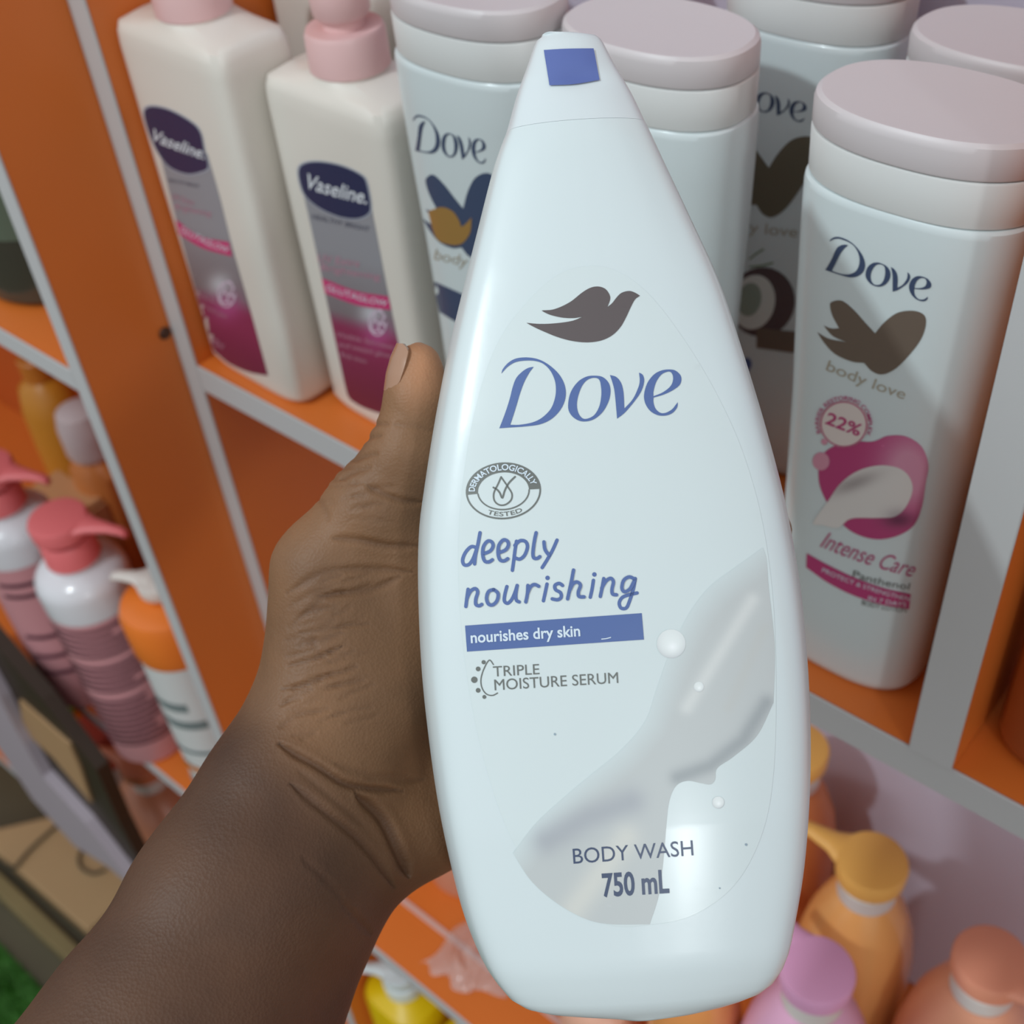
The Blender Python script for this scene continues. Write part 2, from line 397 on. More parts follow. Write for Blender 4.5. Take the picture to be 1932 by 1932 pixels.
# pink band proper quads (tilted)
for t, b, q in ((v1, v1b, [(319, 1000), (430, 1075), (562, 1103), (576, 1168), (440, 1128), (334, 1066)]), (v2, v2b, [(985, 1266), (1140, 1325), (1288, 1350), (1300, 1412), (1150, 1390), (1000, 1335)])):
    lay('label_band', Art().shape([tuple(C2(p))+((1,) if i in (0, 2, 3, 5) else ()) for i, p in enumerate(q)]), bvh_of(b), mat('hot_pink_print', (206, 60, 120), .4), t, .00025, 8)
    A_, B_ = (q[0][0]+20, q[0][1]+52), (q[3][0]-20, q[3][1]-18)
    lay('small_print', Art().text('GLUTAGLOW', C2(A_), C2(B_), 11, bend=3), bvh_of(b), M_lw, t, .00035, 8)

# ------------------------------------------------------------ oval lotion bottles with round frosted cap
DOVE = dict(
 D=[[(333, 870, 1), (345, 835), (385, 790), (440, 760), (520, 752), (600, 765), (670, 800), (740, 860), (785, 930), (802, 1005), (790, 1080), (750, 1150), (690, 1205), (610, 1240), (500, 1255), (400, 1262), (318, 1268, 1), (345, 1200), (370, 1130), (395, 1050), (415, 970), (440, 905), (480, 860), (525, 830), (568, 820, 1), (535, 865), (500, 930), (470, 1010), (440, 1110), (415, 1190), (397, 1243, 1), (470, 1242), (560, 1225), (630, 1190), (690, 1130), (720, 1060), (730, 990), (722, 920), (690, 850), (640, 800), (580, 778), (510, 775), (440, 785), (385, 815), (350, 850)]],
 o=[[(1010, 885), (1070, 895), (1115, 940), (1127, 1005), (1110, 1080), (1065, 1155), (1000, 1205), (925, 1218), (865, 1195), (825, 1145), (820, 1080), (840, 1000), (890, 930), (950, 893)],
    [(1010, 900), (1045, 915), (1058, 965), (1060, 1030), (1045, 1110), (1005, 1175), (940, 1200), (900, 1170), (883, 1110), (890, 1040), (920, 960), (960, 915)]],
 v=[[(1123, 880, 1), (1170, 895), (1205, 940), (1222, 1010), (1228, 1125, 1), (1290, 1055), (1330, 970), (1340, 920), (1335, 862, 1), (1362, 880), (1372, 925), (1350, 1000), (1295, 1080), (1230, 1155), (1175, 1198, 1), (1165, 1080), (1155, 990), (1140, 930)]],
 e=[[(1545, 840), (1600, 848), (1640, 890), (1635, 945), (1590, 985), (1520, 1020), (1440, 1045, 1), (1440, 1080), (1455, 1125), (1490, 1155), (1530, 1155), (1575, 1130), (1600, 1100), (1617, 1078, 1), (1612, 1115), (1580, 1155), (1530, 1175), (1470, 1172), (1415, 1140), (1380, 1085), (1372, 1020), (1395, 940), (1440, 880), (1490, 850)],
    [(1550, 855), (1575, 870), (1583, 910), (1565, 960), (1510, 1005), (1440, 1035, 1), (1440, 1000), (1460, 930), (1500, 875)]])
def word(f):
    a = Art()
    for L in DOVE.values(): a.shape(*L, f=f)
    return a
HEART = [(345, 345), (385, 340), (430, 375), (475, 425), (512, 465, 1), (550, 420), (600, 385), (660, 378), (700, 395), (705, 435), (685, 490), (640, 550), (590, 600), (540, 622), (500, 610), (470, 578, 1), (420, 572), (360, 545), (320, 505), (290, 460, 1), (335, 485), (402, 498, 1), (350, 475), (315, 435, 1), (345, 446), (374, 445, 1), (350, 400), (340, 365)]
LH = .222
def lotion(X, Y, label, rot=0, s=1.0, cap_m=None):
    t = thing('lotion_bottle', label, 'bottle', (X, Y, ZM), 'oval lotion bottles with frosted caps on the middle shelf')
    def r(z, a, n=2.7): return (z*s, a*s, a*s*.64, n)
    body = loft('body', [r(0, .026), r(.002, .0285), r(.006, .0302), r(.04, .0306), r(.08, .0308), r(.12, .0318), r(.155, .0334), r(.18, .0342), r(.1955, .0344), r(.1972, .0341), r(.198, .0332), r(.1981, .031)], M_white, t, X, Y, ZM, rot, seg=96, auto=35)
    loft('neck_ring', [r(.1982, .0325, 2.4), r(.1984, .0338, 2.4), r(.199, .0341, 2.4), r(.2112, .0344, 2.4), r(.2118, .0340, 2.4), r(.2119, .032, 2.4)], M_ring, t, X, Y, ZM, rot, seg=96, auto=35)
    cap = loft('cap', [r(.2120, .0325, 2.3), r(.2123, .0342, 2.3), r(.2130, .0346, 2.3), r(.2195, .0346, 2.3), r(.2212, .0341, 2.3), r(.2222, .0326, 2.3), r(.2220, .028, 2.3), r(.2216, .015, 2.3)], cap_m or M_frost, t, X, Y, ZM, rot, seg=96, auto=35)
    return t, body
la, lab_ = lotion(-.298, .3145, 'white lotion bottle with navy heart and gold wing, immediately left of the held bottle')
lb, lbb = lotion(-.2275, .3225, 'plain white lotion bottle turned blank side out, directly behind the held bottle\'s tip', s=.985)
lc, lcb = lotion(-.2120, .3980, 'white lotion bottle with brown heart and coconut picture, back row, half hidden')
ldd, ldb = lotion(-.1275, .3110, 'white lotion bottle with pink cream splash and magenta script, against the white divider')
le, leb = lotion(-.1330, .3780, 'white lotion bottle showing only its frosted cap at the top right corner', s=.965)
src = [(318, 1268), (1640, 900), (440, 757)]
C4 = crop(2.034, 1400, 400); C3 = crop(1.967, 950, 0)
# right bottle (magenta)
B = bvh_of(ldb)
lay('brand_lettering', word(affine(src, [(1558, 509), (1757, 536), (1583, 446)])), B, M_navy, ldd, .0002, 10)
lay('heart_emblem', Art().shape([tuple(C4(p))+((1,) if len(p) > 2 else ()) for p in HEART]), B, M_brown, ldd, .0002, 10)
lay('slogan_lettering', Art().text('body love', C4((322, 605)), C4((622, 718)), 40/2.034, bend=2), B, M_beige, ldd, .0002, 10)
def splash(x, y):
    cx, cy = C4((490, 1060)); c = (186, 70, 122)
    u = ((x-1400)*2.034, (y-400)*2.034)
    g = math.exp(-(((u[0]-640)/110)**2+((u[1]-1000)/150)**2)); c = mixc(c, (216, 150, 176), g*1.3)
    g = math.exp(-(((u[0]-600)/60)**2+((u[1]-1180)/30)**2)); c = mixc(c, (120, 60, 90), g)
    return c
lay('splash_print', Art().shape([tuple(C4(p)) for p in [(310, 930), (400, 880), (500, 880), (560, 858), (630, 860), (690, 900), (715, 970), (705, 1040), (690, 1130), (660, 1200), (600, 1240), (520, 1255), (440, 1235), (380, 1190), (320, 1100), (295, 1020)]]), B, None, ldd, .0002, 8, splash)
def cream(x, y):
    u = ((x-1400)*2.034, (y-400)*2.034); g = math.exp(-(((u[0]-430)/90)**2+((u[1]-1040-(430-u[0])*.35)/28)**2)); c = mixc((226, 222, 218), (150, 140, 140), g*.7)
    g = math.exp(-(((u[0]-600)/50)**2+((u[1]-1165)/30)**2)); return mixc(c, (160, 150, 156), g*.6)
lay('cream_print', Art().shape([tuple(C4(p)) for p in [(275, 1190), (330, 1110), (380, 1040), (450, 990), (540, 970), (620, 990), (655, 1050), (635, 1120), (590, 1165), (520, 1172), (420, 1175), (370, 1210), (310, 1200)]]), B, None, ldd, .0003, 8, cream)
lay('drop_print', Art().circle(*C4((305, 955)), 16, 17).circle(*C4((318, 880)), 6, 6), B, mat('rose_print', (214, 150, 170), .4), ldd, .0003, 8)
a = Art(); cx, cy = C4((393, 812)); rt = math.radians(17)
def ell(rx, ry, t, c=(cx, cy), rot=rt): return np.array([c[0]+rx*math.cos(t)*math.cos(rot)-ry*math.sin(t)*math.sin(rot), c[1]+rx*math.cos(t)*math.sin(rot)+ry*math.sin(t)*math.cos(rot)])
lay('badge', Art().circle(cx, cy, 46, 44), B, mat('badge_cream', (226, 214, 208), .4), ldd, .00032, 10)
a.ribbon([ell(43, 42, t) for t in np.linspace(0, 2*math.pi, 25)[:-1]], 1.1, closed=True, sub=3)
a.text('22%', C4((320, 808)), C4((450, 858)), 46/2.034, bold=.02)
def arc(rx, ry, c, rot, t0, t1, cap, base=0, flip=False):
    def fn(x, y):
        t = t0+(t1-t0)*x; k = (base+y*cap)*(-1 if flip else 1); return ell(rx+k, ry+k, t, c, rot)
    return fn
a.text('BARRIER RESTORING COMPLEX', (0, 0), (1, 0), 1, fn=arc(46, 45, (cx, cy), rt, math.radians(-218), math.radians(8), 8), bold=.01)
lay('badge_lettering', a, B, M_mag, ldd, .00042, 8)
a = Art().text('Intense Care', C4((300, 1282)), C4((648, 1398)), 62/2.034, shear=.3, bend=4, bold=-.004)
lay('variant_lettering', a, B, M_mag, ldd, .0003, 8)
lay('small_print', Art().text('Panthenol', C4((425, 1398)), C4((640, 1448)), 26/2.034, bend=3), B, M_grey, ldd, .0003, 8)
lay('small_print', Art().text('BODY LOTION', C4((460, 1505)), C4((630, 1535)), 18/2.034, bend=2), B, M_grey, ldd, .0003, 8)
lay('label_band', Art().shape([tuple(C4(p))+((1,) if i in (0, 4, 5, 9) else ()) for i, p in enumerate([(250, 1308), (330, 1352), (430, 1400), (540, 1440), (648, 1465), (640, 1522), (540, 1505), (430, 1470), (330, 1420), (248, 1362)])]), B, M_mag, ldd, .0003, 8)
lay('band_lettering', Art().text('PROTECT & STRENGTHEN', C4((308, 1378)), C4((640, 1490)), 16/2.034, bend=5).text('IN 7 DAYS', C4((485, 1486)), C4((628, 1512)), 16/2.034, bend=1), B, M_lw, ldd, .0004, 8)
# left bottle (navy heart)
B = bvh_of(lab_)
lay('brand_lettering', word(affine(src, [(784, 284), (916, 273), (789, 216)])), B, M_navy, la, .0002, 10)
f = affine([(345, 345), (512, 465), (540, 622)], [C2(p) for p in [(1460, 812), (1628, 950), (1690, 1175)]])
lay('heart_emblem', Art().shape([tuple(f(p))+((1,) if len(p) > 2 else ()) for p in HEART]), B, M_navy, la, .0002, 10)
lay('gold_wing', Art().shape([tuple(C2(p))+((1,) if i in (0, 5) else ()) for i, p in enumerate([(1470, 962), (1530, 942), (1580, 960), (1610, 1000), (1625, 1030), (1668, 990), (1660, 1060), (1620, 1110), (1560, 1112), (1505, 1080)])]), B, M_gold, la, .0003, 8)
lay('slogan_lettering', Art().text('body love', C2((1495, 1180)), C2((1790, 1250)), 20), B, M_beige, la, .0002, 10)
lay('label_band', Art().shape([tuple(C2(p))+(1,) for p in [(1488, 1278), (1640, 1345), (1760, 1370), (1760, 1500), (1600, 1470), (1520, 1420)]]), B, M_navy, la, .0002, 8)
# back bottle (coconut)
B = bvh_of(lcb)
lay('brand_lettering', word(affine(src, [(1366, 192), (1522, 202), (1384, 138)])), B, M_navy, lc, .0002, 10)
f = affine([(512, 465), (660, 378), (540, 622)], [C3(p) for p in [(985, 622), (1125, 505), (1000, 805)]])
lay('heart_emblem', Art().shape([tuple(f(p))+((1,) if len(p) > 2 else ()) for p in HEART]), B, mat('olive_foil_print', (112, 104, 86), .4, metal=.2), lc, .0002, 10)
lay('slogan_lettering', Art().text('body love', C3((800, 850)), C3((1090, 880)), 20), B, M_beige, lc, .0002, 10)
a = Art().circle(*C3((960, 1120)), 62, 66, .3)
lay('coconut_print', a, B, mat('coconut_brown', (92, 76, 78), .5), lc, .0002, 8)
lay('coconut_flesh', Art().circle(*C3((930, 1120)), 40, 52, .2), B, mat('coconut_white', (222, 226, 220), .5), lc, .0003, 8)
lay('coconut_milk', Art().circle(*C3((915, 1110)), 22, 32, .2), B, mat('coconut_green', (150, 164, 150), .5), lc, .0004, 8)
lay('leaf_print', Art().ribbon([C3((915, 990)), C3((960, 985)), C3((1000, 975))], 1.6).ribbon([C3((915, 960)), C3((940, 940)), C3((965, 925))], 1.6), B, mat('leaf_green', (120, 140, 100), .5), lc, .0002, 8)
lay('label_band', Art().shape([tuple(C3(p))+(1,) for p in [(940, 1215), (1090, 1230), (1085, 1310), (940, 1290)]]), B, M_brown, lc, .0003, 8)
lay('flower_print', Art().circle(*C3((890, 1370)), 12, 12).circle(*C3((905, 1350)), 9, 12), B, M_blue, lc, .0003, 8)

# bottles behind, whose tops show between the front ones
def back_pump(X, Y, h, label, hm, ang):
    t, b = squircle_bottle(X, Y, ZM, h, .034, .021, 0, M_cream, hm, label, ang, .95, grp=None)
    return t
back_pump(-.455, .392, .176, 'cream pump bottle in the back row, behind the leftmost pump bottle', M_pink, math.radians(-20))
back_pump(-.376, .395, .168, 'cream pump bottle in the back row, seen between the two front pump bottles', M_cream, math.radians(-25))
back_pump(-.292, .394, .172, 'back-row pump bottle whose coral pump shows left of the held bottle\'s tip', mat('coral_pump', (226, 120, 110), .4), math.radians(-60))

# dark amber vessel right of the divider
t = thing('amber_bottle', 'dark amber bottle cut off by the right edge, in the compartment right of the divider', 'bottle', (-.031, .318, ZM))
M_amb = mat('amber_plastic', (150, 74, 40), .25, coat=.4)
loft('body', [(0, .031, .021), (.003, .034, .024), (.01, .0355, .0255), (.16, .0355, .0255), (.175, .030, .022), (.18, .014, .014)], M_amb, t, -.031, .318, ZM, seg=96, n=3.6)
loft('cap', [(.1802, .016, .016), (.203, .016, .016), (.205, .014, .014)], mat('black_cap', (24, 20, 20), .4), t, -.031, .318, ZM, seg=40)

# ------------------------------------------------------------ pump bottles on the base shelf
def pump_bottle(X, Y, Z, h, r, label, body_m, head_m, ang, collar=None, grp='pump bottles on the deep base shelf', prof=None, disc=.0175, sq=1.0, neck=None, n=2.2, htop=.012):
    t = thing('pump_bottle', label, 'bottle', (X, Y, Z), grp)
    hb = h-.036
    pr = prof or [(0, .86), (.004, .95), (.012, 1.0), (hb*.55, 1.0), (hb*.72, .97), (hb*.84, .86), (hb*.93, .68), (hb*.985, .5), (hb, .43)]
    body = loft('body', [(z, r*q, r*q*sq) for z, q in pr], body_m, t, X, Y, Z, seg=72, n=n, auto=50)
    loft('collar', [(hb+.0002, .0135, .0135), (hb+.001, .0150, .0150), (hb+.012, .0150, .0150), (hb+.013, .013, .013)], collar or mat('white_collar', (226, 220, 214), .45), t, X, Y, Z, seg=48)
    head(t, X, Y, Z+hb+.012, head_m, ang, 1, disc, htop)
    return t, body
def pdir(a, b, z):
    A, B = onZ(*a, z), onZ(*b, z); return math.atan2(B[1]-A[1], B[0]-A[0])
zt = CAMZ-.558
M_yel = mat('amber_yellow_plastic', (242, 182, 96), .38); M_yelb = mat('yellow_gel_body', (242, 174, 104), .22, coat=.3)
M_lil = mat('lilac_plastic', (232, 170, 208), .42); M_lilb = mat('lilac_body', (232, 176, 206), .32)
M_pea = mat('peach_plastic', (234, 156, 126), .42); M_peab = mat('peach_body', (236, 166, 132), .32)
M_orb = mat('orange_gel_body', (238, 158, 90), .3, coat=.3)
ye = np.array(onZ(1650, 1610, zt)); pump_bottle(ye[0], ye[1], ZB, .25, .032, 'yellow-orange pump bottle with amber pump, against the pale back panel, right of the held bottle', M_yelb, M_yel, pdir((1650, 1620), (1545, 1560), zt))
pk = np.array(onZ(1545, 1815, zt)); pump_bottle(pk[0], pk[1], ZB, .25, .034, 'lilac-pink pump bottle under the held bottle\'s lower right corner', M_lilb, M_lil, pdir((1545, 1830), (1478, 1735), zt))
pe = np.array(onZ(1878, 1795, zt)); pump_bottle(pe[0], pe[1], ZB, .25, .034, 'peach pump bottle at the bottom right corner of the view', M_peab, M_pea, pdir((1870, 1800), (1960, 1875), zt))
pump_bottle(-.162, .268, ZB, .232, .0255, 'orange pump bottle just under the held bottle\'s base, its pump hidden', M_orb, M_yel, math.radians(110))
pump_bottle(-.178, .385, ZB, .25, .030, 'orange pump bottle in the back row, peeking out right of the held bottle', mat('deep_orange_body', (226, 138, 80), .3), M_yel, math.radians(200))
# short bottle in clear film
t = thing('wrapped_bottle', 'short peach bottle lying low under the held bottle\'s left base corner', 'bottle', (-.226, .262, ZB))
loft('body', [(0, .022, .018), (.004, .026, .021), (.07, .026, .021), (.085, .02, .016), (.09, .010, .010)], mat('pale_peach_body', (232, 176, 150), .35), t, -.226, .262, ZB, seg=56)
loft('cap', [(.0902, .012, .012), (.108, .012, .012), (.11, .010, .010)], M_white, t, -.226, .262, ZB, seg=40)
t = thing('peach_tube', 'pale peach bottle standing behind the wrist on the base shelf', 'bottle', (-.389, .308, ZB))
loft('body', [(0, .022, .018), (.004, .026, .021), (.10, .027, .021), (.13, .027, .018), (.14, .012, .012)], mat('pale_peach_tube', (226, 166, 138), .35), t, -.389, .308, ZB, seg=56)
loft('cap', [(.1402, .014, .014), (.165, .014, .014), (.167, .012, .012)], M_white, t, -.389, .308, ZB, seg=40)
# crumpled clear film
def film():
    c = [onZ(790, 1815, ZB+.003), onZ(860, 1860, ZB+.003), onZ(960, 1870, ZB+.004), onZ(930, 1700, ZB+.004)]
    n = 26; vs_, fs = [], []; rnd = random.Random(5)
    ph = [(rnd.uniform(3, 9), rnd.uniform(3, 9), rnd.uniform(0, 6)) for _ in range(7)]
    for i in range(n):
        for j in range(n):
            u, v = i/(n-1), j/(n-1); p = (c[0]*(1-u)+c[1]*u)*(1-v)+(c[3]*(1-u)+c[2]*u)*v
            hgt = sum(abs(math.sin(a*u*1.6+b*v*1.6+q)) for a, b, q in ph)/7*.014*math.sin(math.pi*min(1, max(0, u*.9+.05)))*math.sin(math.pi*(v*.9+.05))
            vs_.append((p[0]+.003*math.sin(9*v), p[1]+.003*math.sin(11*u), ZB+.0015+hgt))
    for i in range(n-1):
        for j in range(n-1): fs.append((i*n+j, i*n+j+1, (i+1)*n+j+1, (i+1)*n+j))
    m = mat('clear_film', (235, 225, 222), .12, alpha=.22, spec=.8)
    o = mesh_obj('plastic_film', vs_, fs, m, None, True, 25); tag(o, 'crumpled clear plastic film on the orange base shelf, left of the held bottle\'s foot', 'plastic wrap')
    md = o.modifiers.new('thickness', 'SOLIDIFY'); md.thickness = .0002
film()

# left compartment of the base shelf
M_cor = mat('coral_pink_plastic', (232, 116, 118), .42); M_pkb = mat('pink_label_body', (206, 146, 150), .45)
def pink_pump(X, Y, label, ang):
    r = .033
    pr = [(0, .84), (.003, .93), (.01, .96), (.19, .98), (.195, 1.0)]
    t = thing('pump_bottle', label, 'bottle', (X, Y, ZB), 'tall pink pump bottles in the left compartment')
    h0 = .170
    body = loft('body', [(0, r*.86, r*.86), (.004, r*.94, r*.94), (h0*.5, r*.97, r*.97), (h0, r, r)], M_pkb, t, X, Y, ZB, seg=64)
    loft('clear_shoulder', [(h0+.0002, r*1.0, r*1.0), (h0+.02, r*1.02, r*1.02), (h0+.026, r*.98, r*.98), (h0+.032, r*.84, r*.84), (h0+.036, .018, .018), (h0+.040, .0175, .0175)], mat('frosted_shoulder', (222, 222, 226), .25, coat=.5), t, X, Y, ZB, seg=64)
    loft('collar', [(h0+.0402, .0195, .0195), (h0+.058, .0190, .0190), (h0+.060, .0175, .0175)], M_cor, t, X, Y, ZB, seg=48)
    head(t, X, Y, ZB+h0+.059, M_cor, ang, 1.0, .0205, .013)
    return t, body
a1 = math.radians(25)
k2, k2b = pink_pump(-.678, .246, 'pink pump bottle with coral head, nearer the white cabinet edge', a1)
k1, k1b = pink_pump(-.772, .246, 'pink pump bottle with coral head, cut by the left picture edge', a1)
M_ink = mat('plum_ink', (92, 50, 64), .5)
# printed text lines as thin arcs
def arcs(t, X, Y, rr, zs, a0, a1_, hgt, m):
    vs_, fs = [], []
    for z, q0, q1 in zs:
        n = 16
        for k in range(n):
            A = math.radians(a0+(a1_-a0)*(q0+(q1-q0)*k/(n-1))); x, y = X+rr*math.cos(A), Y+rr*math.sin(A); b = len(vs_)
            vs_ += [(x, y, z), (x, y, z+hgt)]
            if k: fs.append((b-2, b-1, b+1, b))
    return mesh_obj('printed_text', vs_, fs, m, t)
rnd = random.Random(8)
arcs(k2, -.678, .246, .0336, [(ZB+.03+.0066*i, rnd.uniform(0, .12), rnd.uniform(.75, 1)) for i in range(21) if i not in (9, 15)], -130, 20, .0026, M_ink)
for z_ in (.05, .07, .093, .14, .152): arcs(k1, -.772, .246, .0336, [(ZB+z_, .3, .8)], -110, 20, .0040, M_ink)
# white bottle with orange cap
t = thing('spray_bottle', 'white bottle with orange collar and white spout, behind the white cabinet edge', 'bottle', (-.588, .258, ZB)); X, Y = -.588, .258
wb_ = loft('body', [(0, .025, .025), (.004, .0285, .0285), (.12, .030, .030), (.170, .030, .030)], mat('soft_white_body', (214, 216, 214), .4), t, X, Y, ZB, seg=64)
loft('collar', [(.1702, .0305, .0305), (.176, .032, .032), (.206, .0325, .0325), (.212, .030, .030), (.216, .020, .020)], mat('orange_cap_plastic', (238, 126, 44), .35), t, X, Y, ZB, seg=64)
head(t, X, Y, ZB+.216, mat('ivory_spout', (222, 214, 206), .4), math.radians(180+25), 1.0, .014, .010)
arcs(t, X, Y, .0302, [(ZB+.075, 0, .9)], -120, 0, .003, mat('teal_ink', (88, 110, 112), .5))
arcs(t, X, Y, .0303, [(ZB+.05, .05, .9)], -120, 0, .007, mat('orange_ink', (206, 120, 40), .5))
for z_, q_ in ((.105, .75), (.125, .6)): arcs(t, X, Y, .0302, [(ZB+z_, .1, q_)], -120, 0, .009, mat('slate_ink', (120, 132, 132), .5))
for z_ in (.02, .032): arcs(t, X, Y, .0302, [(ZB+z_, .1, .9)], -120, 0, .005, mat('teal_ink2', (130, 160, 168), .5))
# tan carton, yellow bottle and white cap behind
t = thing('carton', 'tan printed carton behind the pink pump bottles at the left edge', 'box', (-.86, .345, ZB))
box('body', -.895, -.825, .29, .345, ZB, ZB+.11, mat('tan_card', (190, 138, 96), .6, var=.1), t, bev=.002)
box('lid', -.893, -.827, .292, .343, ZB+.1101, ZB+.114, mat('tan_card_lid', (205, 150, 104), .6), t, bev=.001)
arc_m = mat('brown_card_ink', (140, 100, 76), .6)
for z in (.02, .045, .075): box('printed_text', -.89, -.84, .2896, .2899, ZB+z, ZB+z+.007, arc_m, t, bev=0)
t = thing('yellow_bottle', 'rounded yellow bottle at the back of the left compartment', 'bottle', (-.955, .385, ZB))
X, Y = -.955, .385
loft('body', [(0, .024, .022), (.004, .03, .026), (.09, .031, .027), (.13, .03, .026), (.155, .024, .022), (.165, .012, .012)], mat('mustard_body', (206, 136, 40), .4), t, X, Y, ZB, seg=56)
loft('cap', [(.1652, .014, .014), (.185, .014, .014), (.187, .012, .012)], mat('mustard_cap', (200, 120, 40), .4), t, X, Y, ZB, seg=40)
t = thing('white_capped_bottle', 'bottle with a big pale round cap behind the white cabinet edge, under the left shelf', 'bottle', (-.848, .36, ZB)); X, Y = -.848, .36
loft('body', [(0, .024, .022), (.004, .027, .024), (.13, .027, .024), (.14, .018, .018), (.145, .016, .016)], mat('amber_lotion_body', (200, 120, 60), .35), t, X, Y, ZB, seg=56)
loft('cap', [(.1452, .019, .019), (.15, .021, .021), (.176, .021, .021), (.190, .018, .018), (.195, .010, .010)], mat('pale_cap', (206, 190, 190), .4), t, X, Y, ZB, seg=56)
t = thing('clear_jar', 'clear plastic jar behind the coral pump heads', 'jar', (-.775, .37, ZB)); X, Y = -.775, .37
t.location = (X, Y, ZB)
loft('body', [(0, .03, .025), (.005, .034, .028), (.07, .035, .028), (.085, .03, .024), (.09, .02, .016)], mat('clear_jar_plastic', (225, 190, 185), .15, alpha=.5), t, X, Y, ZB, seg=56)
loft('lid', [(.0902, .021, .017), (.10, .021, .017), (.102, .019, .015)], mat('rose_lid', (190, 110, 100), .4), t, X, Y, ZB, seg=48)

# dark jars on the left upper shelf
def dark_jar(X, Y, label, h=.1, r=.045):
    t = thing('dark_jar', label, 'jar', (X, Y, ZL), None)
    loft('body', [(0, r*.9, r*.9), (.004, r, r), (h*.8, r, r), (h*.9, r*.9, r*.9), (h*.94, r*.8, r*.8)], mat('smoky_jar', (58, 58, 48), .18, coat=.5), t, X, Y, ZL, seg=64)
    loft('lid', [(h*.9402, r*.86, r*.86), (h*1.2, r*.86, r*.86), (h*1.22, r*.8, r*.8)], mat('brown_lid', (70, 52, 36), .5), t, X, Y, ZL, seg=64)
    loft('label_band', [(h*.3, r*1.004, r*1.004), (h*.55, r*1.004, r*1.004)], mat('sage_label', (92, 104, 88), .3), t, X, Y, ZL, seg=64, cap=False)
dark_jar(-.612, .285, 'dark glass jar on the left upper shelf, nearer the white cabinet edge', .14)
dark_jar(-.712, .29, 'dark glass jar on the left upper shelf, farther from the white cabinet edge', .14)

# yellow bottle under the base shelf
t = thing('pump_bottle', 'bright yellow bottle with white pump in the compartment below the base shelf', 'bottle', (-.434, .262, ZS)); X, Y = -.434, .262
loft('body', [(0, .030, .024, 3), (.004, .034, .028, 3), (.24, .034, .028, 3), (.248, .031, .026, 3), (.252, .02, .018, 2.4), (.255, .014, .014, 2)], mat('bright_yellow_body', (232, 196, 12), .35), t, X, Y, ZS, seg=64)
loft('collar', [(.2552, .016, .016), (.268, .016, .016), (.27, .014, .014)], M_white, t, X, Y, ZS, seg=40)
head(t, X, Y, ZS+.268, M_white, math.radians(215), 1, .015, .010)
t = thing('yellow_bottle', 'bright yellow bottle in the lower compartment, right of the white-pumped one', 'bottle', (-.358, .262, ZS)); X, Y = -.358, .262
loft('body', [(0, .030, .024, 3), (.004, .036, .028, 3), (.23, .036, .028, 3), (.238, .033, .026, 3), (.242, .02, .018, 2.4), (.245, .014, .014, 2)], mat('bright_yellow_body', (232, 196, 12), .35), t, X, Y, ZS, seg=64)
loft('cap', [(.2452, .016, .016), (.265, .016, .016), (.267, .014, .014)], M_white, t, X, Y, ZS, seg=40)

# lower left: things under the left shelf
t = thing('pump_bottle', 'peach pump bottle on the lower shelf, seen left of the forearm', 'bottle', (-.845, .285, ZS)); X, Y = -.845, .285
loft('body', [(0, .05, .04), (.006, .056, .045), (.10, .058, .046), (.13, .05, .04), (.150, .03, .028), (.158, .018, .018)], mat('peach_gel_body', (214, 142, 108), .35), t, X, Y, ZS, seg=64)
loft('collar', [(.1582, .019, .019), (.174, .019, .019), (.176, .016, .016)], mat('white_collar', (226, 220, 214), .45), t, X, Y, ZS, seg=40)
head(t, X, Y, ZS+.175, mat('peach_head', (218, 128, 88), .42), math.radians(200), 1, .024, .014)
t = thing('red_tube', 'red capped pale tube on the lower shelf, left of the peach pump bottle', 'tube', (-.932, .283, ZS)); X, Y = -.932, .283
loft('body', [(0, .024, .022), (.004, .027, .024), (.13, .025, .022), (.135, .018, .018)], mat('dull_white_body', (176, 156, 150), .4), t, X, Y, ZS, seg=48)
loft('cap', [(.1352, .026, .026), (.18, .025, .025), (.183, .022, .022)], mat('brick_red_cap', (170, 62, 44), .45), t, X, Y, ZS, seg=48)
t = thing('green_topped_bottle', 'yellow-orange bottle with bright green cap on the lower shelf at the left', 'bottle', (-1.03, .28, ZS)); X, Y = -1.03, .28
loft('body', [(0, .036, .03), (.004, .042, .034), (.11, .042, .034), (.14, .03, .026), (.145, .02, .02)], mat('orange_juice_body', (226, 140, 30), .4), t, X, Y, ZS, seg=48)
loft('cap', [(.1452, .030, .028), (.18, .028, .026), (.184, .024, .022)], mat('lime_green_cap', (110, 196, 50), .45), t, X, Y, ZS, seg=48)

